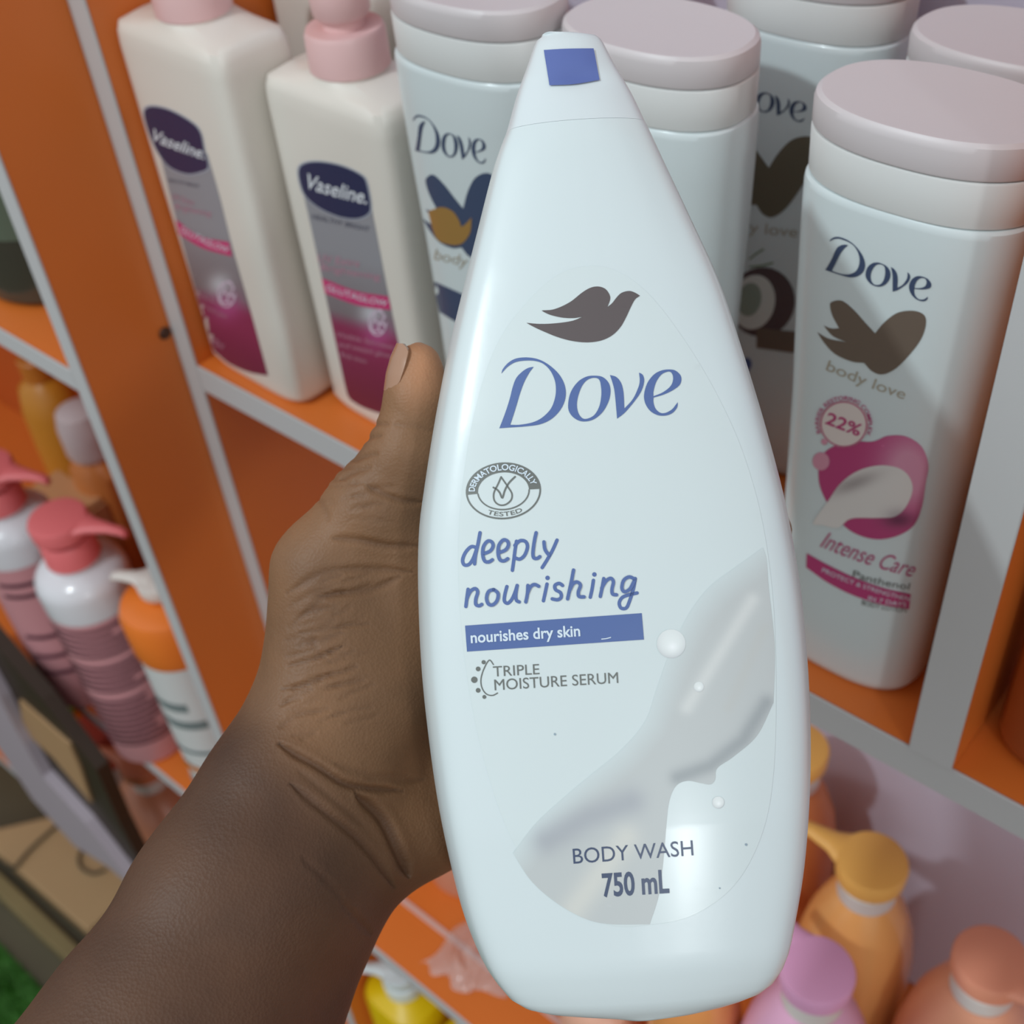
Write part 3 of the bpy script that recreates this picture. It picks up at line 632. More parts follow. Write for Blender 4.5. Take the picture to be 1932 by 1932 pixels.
def prism(name, px, Zt, Zb, m, parent=None):
    P = [onZ(x, y, Zt) for x, y in px]; n = len(P)
    vs_ = [tuple(p) for p in P]+[(p[0], p[1], Zb) for p in P]
    fs = [tuple(range(n)), tuple(range(n, 2*n))[::-1]]+[(i, (i+1) % n, n+(i+1) % n, n+i) for i in range(n)]
    o = mesh_obj(name, vs_, fs, m, parent, False); md = o.modifiers.new('b', 'BEVEL'); md.width = .003; md.segments = 2
    return o
def tube(name, P, rr, m, parent=None, seg=10):
    P = [np.array(p, float) for p in P]; vs_, fs = [], []
    for i, p in enumerate(P):
        d = P[min(i+1, len(P)-1)]-P[max(i-1, 0)]; d /= np.linalg.norm(d); a = np.cross(d, [0.1, .2, 1]); a /= np.linalg.norm(a); b = np.cross(d, a)
        r = rr[i] if isinstance(rr, (list, tuple)) else rr
        for k in range(seg): vs_.append(tuple(p+r*(a*math.cos(6.2832*k/seg)+b*math.sin(6.2832*k/seg))))
    for i in range(len(P)-1):
        for k in range(seg): fs.append((i*seg+k, i*seg+(k+1) % seg, (i+1)*seg+(k+1) % seg, (i+1)*seg+k))
    fs.append(tuple(range(seg))); fs.append(tuple((len(P)-1)*seg+k for k in range(seg)))
    return mesh_obj(name, vs_, fs, m, parent, True, 60)
def spline3(px, d, sub=6):
    q = catmull(px, False, sub); dd = np.interp(np.linspace(0, 1, len(q)), np.linspace(0, 1, len(d)), d)
    return [at(p[0], p[1], z) for p, z in zip(q, dd)]

# ------------------------------------------------------------ floor-level items, bottom left
M_tan = mat('tan_cardboard', (178, 146, 104), .7, var=.08)
bx = thing('cardboard_box', 'flat tan cardboard box on the floor at the left, by the grass', 'box', (-1.05, .18, 0))
prism('body', [(-60, 1560), (0, 1562), (95, 1540), (200, 1560), (262, 1620), (262, 1665), (165, 1757), (60, 1665), (-60, 1560)][:-1], .035, .0, M_tan, bx)
t = thing('wire', 'dark looped wire lying on the flat cardboard box', 'wire', (-1.05, .18, .035))
tube('loop', [tuple(onZ(x, y, .038)) for x, y in catmull([(0, 1625), (25, 1638), (38, 1625), (60, 1600), (110, 1555)], False, 6)], .0022, mat('dark_wire', (60, 52, 36), .5), t)
tube('loop', [tuple(onZ(x, y, .038)) for x, y in catmull([(200, 1640), (175, 1648), (152, 1635), (150, 1612), (165, 1596)], False, 6)], .002, mat('dark_wire', (60, 52, 36), .5), t)
o = prism('wooden_beam', [(-80, 1572), (0, 1645), (80, 1720), (165, 1800), (260, 1880), (235, 1905), (150, 1832), (70, 1760), (0, 1692), (-80, 1620)], .03, .0, mat('weathered_wood', (128, 112, 72), .7, var=.2, bump=.3, bscale=30)); tag(o, 'weathered wooden beam on the floor between the grass and the cardboard box', 'beam')
# boards leaning in front of the lower compartment
def slab(name, px, y0, y1, m, floor_to=None):
    P = [onY(x, y, y0) for x, y in px]; P = [(p[0], p[2]) for p in P]
    if floor_to:                       # carry the lower end on down to the floor
        i, j = floor_to; d = np.array(P[i])-np.array(P[i-4]); e0 = np.array(P[i])-d*(P[i][1]/d[1]); e1 = np.array(P[j])-d*(P[j][1]/d[1]); P = P[:i+1]+[tuple(e0), tuple(e1)]+P[j:]
    n = len(P); vs_ = [(x, y0, z) for x, z in P]+[(x, y1, z) for x, z in P]
    fs = [tuple(range(n)), tuple(range(n, 2*n))[::-1]]+[(i, (i+1) % n, n+(i+1) % n, n+i) for i in range(n)]
    return mesh_obj(name, vs_, fs, m, None, False)
o = slab('leaning_board', [(-80, 1130), (0, 1226), (80, 1320), (142, 1401), (182, 1453), (227, 1555), (262, 1622), (247, 1672), (162, 1560), (81, 1470), (32, 1388), (0, 1325), (-80, 1190)], .196, .208, mat('dark_brown_board', (52, 38, 26), .5, var=.2), (6, 7))
tag(o, 'dark brown board leaning in front of the lower left compartment', 'board')
o = slab('card_sheet', [(36, 1322), (130, 1405), (150, 1450), (172, 1516), (100, 1430), (45, 1380)], .193, .1955, mat('tan_sheet', (176, 140, 100), .6)); tag(o, 'small tan card sheet stuck on the dark leaning board', 'card')
o = slab('plastic_strip', [(-80, 1180), (0, 1318), (32, 1381), (81, 1466), (162, 1555), (247, 1664), (250, 1676), (205, 1636), (142, 1597), (61, 1508), (0, 1415), (-80, 1310)], .185, .1955, mat('lilac_strip', (176, 164, 172), .5), (5, 6)); tag(o, 'curved pale lilac plastic strip running down beside the dark board', 'strip')

# ------------------------------------------------------------ held body wash bottle
PX = crop(1, 0, 0); OD = .300
ang = math.radians(-3.9)
O = at(1170, 980, OD)
ur = math.cos(ang)*right+math.sin(ang)*down          # bottle's own right
uu = -( -math.sin(ang)*right+math.cos(ang)*down)     # bottle's own up
uf = -np.cross(ur, uu)*1.0
if np.dot(uf, fwd) > 0: uf = -uf                     # towards the viewer
LEFT = [(1118, 91.5), (1040, 91.5), (1016, 94), (1005, 104), (989, 150), (969, 207), (951, 272), (929, 332), (899, 448), (873, 552), (845, 670), (820, 800), (801, 920), (791, 1000), (789, 1100), (795, 1250), (808, 1380), (825, 1500), (845, 1600), (870, 1700), (900, 1775), (922, 1812), (948, 1843), (985, 1860), (1040, 1868), (1150, 1873)]
RIGHT = [(1040, 91.5), (1110, 91.5), (1127, 94), (1137, 103), (1160, 150), (1192, 207), (1217, 262), (1245, 322), (1300, 438), (1352, 552), (1392, 670), (1432, 800), (1465, 920), (1482, 1000), (1500, 1110), (1513, 1250), (1518, 1380), (1515, 1500), (1506, 1610), (1491, 1700), (1477, 1765), (1462, 1795), (1438, 1820), (1380, 1845), (1300, 1861), (1150, 1873)]
def loc2(p):
    q = (np.array([(p[0]-1170), (p[1]-980)]))*OD/FPX
    # picture plane -> bottle axes
    c, s = math.cos(ang), math.sin(ang); return np.array([q[0]*c+q[1]*s, -(-q[0]*s+q[1]*c)])
L_ = sorted([tuple(loc2(p)) for p in catmull(LEFT, False, 4)], key=lambda p: p[1]); R_ = sorted([tuple(loc2(p)) for p in catmull(RIGHT, False, 4)], key=lambda p: p[1])
lx, lt = np.array(L_).T; rx_, rt_ = np.array(R_).T
T0 = max(lt[0], rt_[0]); T1 = min(lt[-1], rt_[-1])
SEAM = loc2((1080, 273))[1]
CTL = [(0, 1), (.25, .99), (.5, .955), (.7, .90), (.82, .845), (.89, .77), (.93, .66), (.965, .48), (.99, .22), (1, 0)]
half = catmull([(p[0], p[1]) for p in CTL], False, 4)
ring = [(x, y) for x, y in half]                     # centre front -> right side
ring = ring+[(x, -y) for x, y in ring[::-1][1:]]     # right side -> centre back
ring = ring+[(-x, y) for x, y in ring[::-1][1:-1]]   # back -> left -> front
def bdepth(t):
    u = (t-T0)/(T1-T0); return np.interp(u, [0, .02, .06, .2, .4, .6, .75, .88, .95, .99, 1], [.018, .022, .0245, .0265, .0275, .0265, .024, .0205, .016, .0125, .011])
def held_section(ts, shrink=0.0):
    vs_, fs = [], []; N = len(ring)
    for t in ts:
        a0, a1 = np.interp(t, lt, lx), np.interp(t, rt_, rx_); c, a = (a0+a1)/2, max((a1-a0)/2-shrink, .002); b = bdepth(t)-shrink
        for (x, y) in ring:
            yy = b*y; xx = c+a*x
            if y > 0:                                # thumb notch under the blue tab
                n0 = loc2((1092, 190)); e = ((xx-n0[0])/.0058)**2+((t-n0[1])/.0026)**2
                yy -= .0009*math.exp(-e)
            vs_.append(tuple(O+ur*xx+uu*t+uf*yy))
    for i in range(len(ts)-1):
        for k in range(N): fs.append((i*N+k, i*N+(k+1) % N, (i+1)*N+(k+1) % N, (i+1)*N+k))
    fs.append(tuple(range(N))); fs.append(tuple((len(ts)-1)*N+k for k in range(N)))
    return vs_, fs
def tsamp(a, b, n): return [a+(b-a)*k/(n-1) for k in range(n)]
base = O+uu*T0
hb_ = thing('body_wash_bottle', 'large white body wash bottle held in the hand, blue lettering and grey bird', 'bottle', base)
ts = [T0+.0001, T0+.0006, T0+.0014, T0+.0024, T0+.004, T0+.006, T0+.009]+tsamp(T0+.012, SEAM-.00005, 70)
v, f = held_section(ts); hbody = mesh_obj('body', v, f, M_white, hb_, True, 60)
ts = tsamp(SEAM+.00004, T1-.004, 40)+[T1-.003, T1-.002, T1-.0012, T1-.0005, T1-.0001]
v, f = held_section(ts, .00006); hcap = mesh_obj('cap', v, f, mat('white_cap_plastic', (216, 225, 227), .34), hb_, True, 60)
BB, BC = bvh_of(hbody), bvh_of(hcap)
lay('cap_tab', Art().shape([(1027, 96.5, 1), (1070, 94), (1119, 93.5, 1), (1131, 153, 1), (1085, 161), (1037, 163, 1)], sub=6), BC, mat('blue_tab_plastic', (92, 110, 172), .45), hb_, .0004, 6, thick=0)
# clear label with its slightly greener tint
EGG = [(1110, 502), (1165, 512), (1225, 556), (1290, 640), (1350, 740), (1400, 850), (1437, 980), (1458, 1130), (1464, 1300), (1458, 1470), (1435, 1580), (1385, 1670), (1310, 1725), (1230, 1744), (1147, 1744), (1060, 1700), (1000, 1640), (955, 1560), (915, 1440), (885, 1300), (868, 1150), (866, 1000), (880, 860), (905, 740), (940, 645), (990, 575), (1050, 520)]
lay('clear_label', Art().shape(EGG), BB, mat('label_film', (213, 224, 224), .23), hb_, .00008, 16)
C5 = crop(2.273, 900, 1000)
SW = [(1225, 75, 1), (1120, 150), (1000, 240), (920, 340), (870, 430), (820, 540), (770, 680), (720, 820), (620, 940), (500, 1040), (380, 1140), (250, 1260), (155, 1385, 1), (230, 1500), (330, 1590), (450, 1660), (560, 1688), (740, 1690, 1), (780, 1560), (800, 1400), (820, 1180), (850, 1100), (900, 1075), (960, 1085), (1000, 1090), (1020, 1070), (1030, 1020), (1100, 970), (1200, 880), (1270, 740, 1), (1275, 500), (1250, 250), (1240, 130)]
def seg_d(p, a, b):
    a, b, p = np.array(a, float), np.array(b, float), np.array(p, float); t = max(0, min(1, np.dot(p-a, b-a)/np.dot(b-a, b-a))); return np.linalg.norm(p-a-(b-a)*t)
def swirl(x, y):
    u = ((x-900)*2.273, (y-1000)*2.273)
    c = (194, 199, 198)
    d = min(seg_d(u, SW[i][:2], SW[i+1][:2]) for i in range(0, 12)); c = mixc((206, 217, 217), c, d/110)
    g = math.exp(-(min(seg_d(u, (300, 1330), (480, 1230)), seg_d(u, (480, 1230), (660, 1165)))/62)**2); c = mixc(c, (168, 172, 178), g*.75)
    g = math.exp(-(min(seg_d(u, (1240, 740), (1140, 900)), seg_d(u, (1140, 900), (1000, 1010)), seg_d(u, (1000, 1010), (860, 1060)))/34)**2); c = mixc(c, (158, 164, 166), g*.85)
    g = math.exp(-(seg_d(u, (1180, 300), (900, 760))/30)**2); c = mixc(c, (218, 221, 218), g*.8)
    g = math.exp(-(seg_d(u, (1230, 420), (1080, 760))/26)**2); c = mixc(c, (194, 197, 194), g*.8)
    g = math.exp(-(seg_d(u, (420, 1620), (640, 1320))/60)**2); c = mixc(c, (216, 216, 208), g*.8)
    return c
lay('cream_swirl_print', Art().shape([tuple(C5(p[:2]))+((1,) if len(p) > 2 else ()) for p in SW]), BB, None, hb_, .00014, 7, swirl)
for (cx_, cy_, r0) in ((832, 487, 62), (950, 672, 22), (1033, 1167, 26)):
    q = C5((cx_, cy_)); rr = r0/2.273
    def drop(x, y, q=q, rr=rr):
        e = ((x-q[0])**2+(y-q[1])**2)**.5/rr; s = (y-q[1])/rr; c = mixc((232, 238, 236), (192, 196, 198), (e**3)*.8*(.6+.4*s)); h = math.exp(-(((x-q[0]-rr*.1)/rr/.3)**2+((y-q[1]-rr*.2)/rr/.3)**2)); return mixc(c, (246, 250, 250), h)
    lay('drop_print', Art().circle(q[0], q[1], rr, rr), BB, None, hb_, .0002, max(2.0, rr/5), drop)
C6 = crop(3.864, 860, 480)
BIRD = [(625, 410, 1), (720, 400), (830, 350), (920, 280), (980, 245), (1035, 235), (1085, 250), (1115, 285), (1125, 325), (1105, 385, 1), (1140, 355), (1180, 305), (1215, 278), (1265, 268), (1305, 280), (1342, 302, 1), (1305, 330), (1275, 385), (1240, 460), (1200, 530), (1140, 590), (1060, 628), (960, 642), (850, 632), (740, 603), (630, 558), (560, 525), (515, 500, 1), (620, 508), (740, 502), (850, 485), (925, 455, 1), (860, 465), (780, 462), (700, 445), (650, 425)]
lay('bird_logo', Art().shape([tuple(C6(p[:2]))+((1,) if len(p) > 2 else ()) for p in BIRD]), BB, M_dovegrey, hb_, .00018, 12)
lay('brand_lettering', word(lambda p: C6(p)), BB, M_blue, hb_, .00018, 12)
C7 = crop(3.864, 840, 840)
E1 = [(285, 790), (330, 770), (350, 735), (340, 705), (310, 700), (280, 740), (275, 800), (290, 845), (320, 850), (345, 835)]
STR = [[(225, 745), (190, 740), (150, 780), (128, 835), (140, 872), (175, 868), (205, 825), (232, 750)], [(255, 638), (240, 720), (222, 800), (215, 865)], E1, [(x+112, y-8) for x, y in E1],
 [(520, 700), (510, 760), (500, 840), (490, 912)], [(508, 730), (545, 697), (585, 702), (600, 740), (580, 800), (545, 830), (512, 822)], [(663, 638), (650, 700), (640, 780), (645, 820), (670, 825), (690, 812)],
 [(720, 705), (728, 760), (755, 800)], [(815, 692), (780, 770), (740, 840), (707, 892)],
 [(168, 1050), (160, 1110), (152, 1175)], [(158, 1120), (185, 1065), (220, 1045), (238, 1070), (225, 1120), (225, 1160), (248, 1170), (268, 1160)],
 [(355, 1052), (318, 1066), (303, 1115), (318, 1158), (350, 1162), (380, 1130), (386, 1080), (355, 1052)],
 [(450, 1030), (435, 1090), (432, 1135), (455, 1152), (485, 1125), (510, 1070), (525, 1022)], [(525, 1022), (515, 1090), (520, 1130), (540, 1142)],
 [(603, 1022), (600, 1080), (588, 1142)], [(600, 1080), (620, 1035), (650, 1015), (682, 1028)], [(742, 1012), (730, 1070), (716, 1134)],
 [(855, 1022), (830, 1007), (800, 1022), (805, 1053), (840, 1075), (845, 1108), (820, 1126), (780, 1120)],
 [(935, 910), (920, 990), (905, 1060), (892, 1120)], [(905, 1062), (930, 1012), (960, 997), (985, 1020), (970, 1070), (975, 1102), (1012, 1105)],
 [(1080, 985), (1070, 1050), (1057, 1108)], [(1155, 972), (1145, 1030), (1130, 1102)], [(1140, 1042), (1170, 992), (1205, 970), (1225, 995), (1215, 1050), (1220, 1085), (1248, 1090)],
 [(1378, 975), (1340, 960), (1300, 985), (1287, 1040), (1305, 1068), (1345, 1048), (1378, 985)], [(1385, 972), (1370, 1050), (1345, 1130), (1320, 1185), (1282, 1187), (1268, 1150), (1290, 1110), (1340, 1090), (1398, 1077)]]
a = Art()
for s_ in STR: a.ribbon(s_, 3.25, f=C7); a.level()
for x, y in ((746, 967), (1087, 942)): a.circle(*C7((x, y)), 4.2)
lay('variant_lettering', a, BB, M_blue, hb_, .00018, 14)
lay('label_bar', Art().poly([[C7(p) for p in [(146, 1315), (1432, 1224), (1448, 1416), (160, 1504)]]]), BB, M_blue, hb_, .00018, 12)
lay('bar_lettering', Art().text('nourishes dry skin', C7((190, 1440)), C7((985, 1389)), 80/3.864, bold=.02).ribbon([C7((1140, 1412)), C7((1175, 1408)), C7((1205, 1400))], .9), BB, M_lw, hb_, .0003, 12)
a = Art()
a.text('TRIPLE', C7((352, 1686)), C7((688, 1668)), 74/3.864, bold=0).text('MOISTURE SERUM', C7((362, 1786)), C7((1262, 1732)), 78/3.864, bold=0)
a.ribbon([(352, 1598), (322, 1566), (285, 1625), (262, 1700), (268, 1765), (300, 1812), (345, 1823), (382, 1806)], 1.1, f=C7)
for x, y, r0 in ((281, 1581, 15), (241, 1630, 17), (213, 1709, 23), (241, 1786, 17), (286, 1834, 14)): a.circle(*C7((x, y)), r0/3.864)
lay('serum_lettering', a, BB, M_grey, hb_, .00018, 14)
# oval seal
sc0 = C7((425, 333)); sr = math.radians(-4)
def se(rx, ry, t): return ell(rx/3.864, ry/3.864, t, sc0, sr)
a = Art(); tt = np.linspace(math.radians(-183), math.radians(1), 40)
a.poly([[se(274, 207, t) for t in tt]+[se(186, 135, t) for t in tt[::-1]]])
tt = np.linspace(math.radians(1), math.radians(177), 40)
a.poly([[se(274, 207, t) for t in tt]+[se(262, 195, t) for t in tt[::-1]]]); a.poly([[se(192, 141, t) for t in tt]+[se(182, 131, t) for t in tt[::-1]]])
a.ribbon([(408, 232), (385, 285), (355, 350), (360, 405), (395, 435), (440, 433), (480, 400), (487, 355), (462, 310), (435, 270), (408, 232)], 1.5, f=C7, sub=4)
a.ribbon([(352, 308), (380, 325), (400, 350), (417, 385), (435, 330), (465, 275), (510, 230)], 1.7, f=C7, sub=4)
def tarc(fn0, fn1):
    return lambda x, y: ell((fn0[0]+y*fn0[2])/3.864, (fn0[1]+y*fn0[2])/3.864, fn1[0]+(fn1[1]-fn1[0])*x, sc0, sr)
a.text('TESTED', (0, 0), (1, 0), 1, fn=tarc((248, 184, -31), (math.radians(122), math.radians(58))), bold=.01)
lay('seal_print', a, BB, M_grey, hb_, .00018, 8)
a = Art().text('DERMATOLOGICALLY', (0, 0), (1, 0), 1, fn=tarc((208, 151, 44), (math.radians(-176), math.radians(-11))), bold=.02)
lay('seal_lettering', a, BB, M_lw, hb_, .0003, 8)
a = Art()
a.text('BODY WASH', C5((414, 1430)), C5((928, 1394)), 64/2.273, bold=0)
a.text('750 mL', C5((540, 1570)), C5((825, 1552)), 98/2.273, bold=.025)
lay('volume_lettering', a, BB, M_navy, hb_, .0002, 12)
a = Art().circle(*C5((1153, 1348)), 2.4).circle(*C5((1040, 1535)), 1.5).circle(1047, 1385, 2.2)
lay('scuff_mark', a, BB, mat('scuff_grey', (150, 168, 180), .6), hb_, .0002, 8)

# ------------------------------------------------------------ hand and forearm: one smooth surface
def P3(x, y, d): return np.array([(x-966)/FPX*d, (y-966)/FPX*d, d])
def rp(r, d): return r*d/FPX
CAPS = []
def cap_(p, q, k=.006): CAPS.append((P3(*p[:3]), P3(*q[:3]), p[3]*min(1, p[2]/.31), q[3]*min(1, q[2]/.31), k))
def chain(L, k=.006):
    for a_, b_ in zip(L, L[1:]): cap_(a_, b_, k)
R = lambda r, d=.31: rp(r, d)
# thumb
chain([(790, 690, .309, R(45)), (786, 745, .310, R(56)), (772, 850, .313, R(72)), (700, 960, .317, R(86)), (612, 1078, .320, R(88))], .004)
chain([(800, 900, .322, R(60)), (760, 1060, .328, R(95)), (720, 1220, .330, R(112))], .010)
chain([(612, 1078, .320, R(88)), (618, 1200, .322, R(100)), (614, 1300, .322, R(106)), (575, 1400, .320, R(110))], .010)
# ball of the thumb and heel of the hand
chain([(745, 1180, .334, R(120)), (700, 1320, .332, R(126)), (660, 1420, .328, R(112))], .012)
chain([(800, 1430, .340, R(120)), (795, 1530, .340, R(106)), (690, 1560, .330, R(105))], .008)
chain([(795, 1530, .340, R(100)), (772, 1575, .337, R(86))], .004)
chain([(795, 1530, .342, R(104)), (960, 1500, .352, .0125), (1110, 1440, .356, .012)], .010)
# palm behind the bottle
chain([(720, 1300, .345, .014), (860, 1120, .352, .013), (985, 1010, .356, .0115)], .012)
chain([(760, 1380, .348, .014), (900, 1250, .356, .013), (1060, 1150, .359, .0115)], .012)
chain([(780, 1450, .350, .014), (940, 1370, .357, .013), (1110, 1300, .359, .011)], .012)
# wrist and forearm
chain([(570, 1410, .319, R(104)), (505, 1520, .312, R(118)), (400, 1690, .302, R(133)), (240, 1940, .288, R(146)), (-30, 2330, .262, R(190))], .014)
chain([(690, 1560, .333, R(100)), (625, 1640, .328, R(112)), (540, 1790, .320, R(128)), (455, 1960, .310, R(150)), (270, 2330, .286, R(190))], .014)
chain([(630, 1490, .326, R(105)), (500, 1680, .308, R(132)), (365, 1940, .292, R(155)), (140, 2330, .265, R(215))], .014)
CAPS.append((np.array([-.105, .152, .270]), np.array([-.165, .238, .212]), .0265, .0350, .02))
# fingers
chain([(985, 1010, .356, .0110), (1240, 940, .3500, .0092), (1400, 960, .3440, .0080), (1445, 1000, .3330, .0070)], .002)
chain([(1060, 1150, .359, .0110), (1290, 1095, .3505, .0094), (1425, 1110, .3440, .0082), (1458, 1130, .3310, .0068)], .002)
chain([(1110, 1295, .359, .0105), (1310, 1260, .3500, .0090), (1430, 1280, .3430, .0078), (1462, 1295, .3310, .0066)], .002)
chain([(1110, 1440, .356, .0100), (1280, 1420, .3480, .0078), (1390, 1430, .3420, .0068), (1430, 1440, .3320, .0058)], .002)
def build_sdf(h=.0013):
    lo_ = np.array([-.215, -.050, .165]); hi = np.array([.085, .285, .378])
    ax = [np.arange(lo_[i], hi[i]+h, h) for i in range(3)]
    shp = tuple(len(a_) for a_ in ax); D = np.full(shp, .05, np.float32)
    for p, q, r0, r1, k in CAPS:
        m = max(r0, r1)+.022; a_, b_ = np.minimum(p, q)-m, np.maximum(p, q)+m
        sl = []
        for i in range(3):
            s0 = int(np.clip((a_[i]-lo_[i])/h, 0, shp[i])); s1 = int(np.clip((b_[i]-lo_[i])/h+2, 0, shp[i])); sl.append(slice(s0, s1))
        if any(s.stop <= s.start for s in sl): continue
        X_, Y_, Z_ = np.meshgrid(ax[0][sl[0]], ax[1][sl[1]], ax[2][sl[2]], indexing='ij')
        d = q-p; L2 = d@d; t = np.clip(((X_-p[0])*d[0]+(Y_-p[1])*d[1]+(Z_-p[2])*d[2])/L2, 0, 1)
        dist = np.sqrt((X_-p[0]-t*d[0])**2+(Y_-p[1]-t*d[1])**2+(Z_-p[2]-t*d[2])**2)-(r0+(r1-r0)*t)
        cur = D[tuple(sl)]; hh = np.clip(.5+.5*(cur-dist)/k, 0, 1)
        D[tuple(sl)] = (cur*(1-hh)+dist*hh-k*hh*(1-hh)).astype(np.float32)
    # closed at the grid border
    D[0] = D[-1] = .01; D[:, 0] = D[:, -1] = .01; D[:, :, 0] = D[:, :, -1] = .01
    return D, lo_, h
def surface_nets(D, lo_, h):
    S = D < 0; n = np.array(D.shape)
    c = [(i, j, k) for i in (0, 1) for j in (0, 1) for k in (0, 1)]
    def sub(A, o): return A[o[0]:n[0]-1+o[0], o[1]:n[1]-1+o[1], o[2]:n[2]-1+o[2]]
    cnt = sum(sub(S, o).astype(np.int8) for o in c); act = (cnt > 0) & (cnt < 8)
    idx = -np.ones(act.shape, np.int64); ii = np.argwhere(act); idx[act] = np.arange(len(ii))
    acc = np.zeros((len(ii), 3)); w_ = np.zeros(len(ii))
    for a_ in c:
        for ax_ in range(3):
            if a_[ax_] == 0:
                b_ = list(a_); b_[ax_] = 1
                va = D[tuple((ii+np.array(a_)).T)]; vb = D[tuple((ii+np.array(b_)).T)]
                m = (va < 0) != (vb < 0); t = np.where(m, va/(va-vb+1e-12), 0)
                p = np.tile(np.array(a_, float), (len(ii), 1)); p[:, ax_] = t
                acc[m] += p[m]; w_[m] += 1
    V = lo_+(ii+acc/w_[:, None])*h; F = []
    for ax_ in range(3):
        o1, o2 = [i for i in range(3) if i != ax_]
        e = np.zeros(3, int); e[ax_] = 1
        s0 = [slice(1, n[i]-1) for i in range(3)]; s0[ax_] = slice(0, n[ax_]-1)
        s1 = [slice(1, n[i]-1) for i in range(3)]; s1[ax_] = slice(1, n[ax_])
        A, B_ = S[tuple(s0)], S[tuple(s1)]; ed = np.argwhere(A != B_); base_ = np.array([s.start for s in s0]); g = ed+base_
        d1 = np.zeros(3, int); d1[o1] = 1; d2 = np.zeros(3, int); d2[o2] = 1
        q = np.stack([idx[tuple(g.T)], idx[tuple((g-d1).T)], idx[tuple((g-d1-d2).T)], idx[tuple((g-d2).T)]], 1)
        F.append(q)
    return V, np.concatenate(F)
D_, lo__, h_ = build_sdf(); V_, F_ = surface_nets(D_, lo__, h_)
# relax the net
for it in range(3):
    s = np.zeros_like(V_); n_ = np.zeros(len(V_))
    for i in range(4):
        a_, b_ = F_[:, i], F_[:, (i+1) % 4]
        np.add.at(s, a_, V_[b_]); np.add.at(n_, a_, 1); np.add.at(s, b_, V_[a_]); np.add.at(n_, b_, 1)
    V_ = V_*.4+.6*(s/n_[:, None])
me = bpy.data.meshes.new('tmp'); me.from_pydata([tuple(v) for v in V_], [], [tuple(int(i) for i in q) for q in F_]); me.update()
to = bpy.data.objects.new('tmp', me); COL.objects.link(to); md = to.modifiers.new('s', 'SUBSURF'); md.levels = 1; md.render_levels = 1
bpy.context.view_layer.update(); ev = to.evaluated_get(bpy.context.evaluated_depsgraph_get()); me2 = bpy.data.meshes.new_from_object(ev); bpy.data.objects.remove(to)
nv = len(me2.vertices); V = np.zeros(nv*3); me2.vertices.foreach_get('co', V); V = V.reshape(-1, 3)
bm = bmesh.new(); bm.from_mesh(me2); bmesh.ops.recalc_face_normals(bm, faces=bm.faces); bm.to_mesh(me2); bm.free()
N = np.zeros(nv*3); me2.vertices.foreach_get('normal', N); N = N.reshape(-1, 3)
# skin creases: (polyline in picture coordinates, depth mm, half width mm)
CR = [([(522, 1400), (560, 1424), (600, 1446), (657, 1481), (719, 1490), (760, 1492)], .9, .9),
      ([(547, 1477), (600, 1521), (666, 1574), (710, 1622), (745, 1675)], .6, .9), ([(670, 1497), (719, 1543), (750, 1605), (772, 1655)], 1.1, 1.3),
      ([(569, 1618), (609, 1653), (650, 1700)], .25, .8), ([(640, 1698), (701, 1763)], .25, .8), ([(560, 1452), (620, 1500), (690, 1560)], .25, .7),
      ([(690, 1470), (740, 1474), (800, 1470)], .3, .8), ([(630, 1440), (700, 1462), (770, 1462)], .25, .8),
      ([(690, 915), (720, 930), (760, 945), (800, 948)], .5, .8), ([(625, 1015), (680, 1020), (730, 1030), (790, 1030)], .5, .9), ([(540, 1120), (600, 1085), (650, 1075), (720, 1075), (780, 1080)], .4, .9),
      ([(600, 1125), (660, 1120), (710, 1110), (760, 1085)], .45, .8), ([(550, 1180), (610, 1130), (660, 1115)], .3, .6),
      ([(560, 1195), (600, 1190), (660, 1180), (700, 1178)], .35, .5), ([(575, 1218), (610, 1207), (650, 1192)], .4, .5), ([(540, 1257), (600, 1240), (645, 1220)], .45, .55), ([(530, 1300), (570, 1292), (640, 1270), (680, 1255)], .4, .6), ([(590, 1205), (600, 1230), (625, 1250)], .2, .5), ([(525, 1335), (560, 1310), (590, 1300)], .3, .6), ([(525, 1375), (560, 1350), (610, 1340)], .25, .7),
      ([(665, 870), (690, 860), (715, 855)], .35, .6), ([(680, 835), (700, 825), (720, 822)], .35, .5), ([(690, 810), (712, 800), (735, 800)], .3, .5), ([(640, 905), (670, 890), (700, 882)], .3, .6), ([(740, 800), (780, 805), (820, 812)], .2, .6),
      ([(600, 940), (612, 960), (620, 985)], .2, .7), ([(545, 1145), (590, 1120), (625, 1110)], .2, .6), ([(560, 1165), (600, 1150), (640, 1150)], .2, .5)]
rn = random.Random(21)
for _ in range(46):
    x_, y_ = rn.uniform(528, 650), rn.uniform(1090, 1400); l_ = rn.uniform(25, 85); sl_ = rn.uniform(-.48, -.18)
    CR.append(([(x_, y_), (x_+l_*.5, y_+l_*.5*sl_+rn.uniform(-3, 3)), (x_+l_, y_+l_*sl_)], rn.uniform(.10, .26), rn.uniform(.45, .6)))
for _ in range(22):
    x_, y_ = rn.uniform(600, 700), rn.uniform(840, 1000); l_ = rn.uniform(20, 60)
    CR.append(([(x_, y_), (x_+l_*.5, y_-l_*.12), (x_+l_, y_-l_*.1)], rn.uniform(.08, .2), rn.uniform(.45, .6)))
px = V[:, 0]/V[:, 2]*FPX+966; py = V[:, 1]/V[:, 2]*FPX+966
front = (N[:, 2] < .15)
dz = np.zeros(nv)
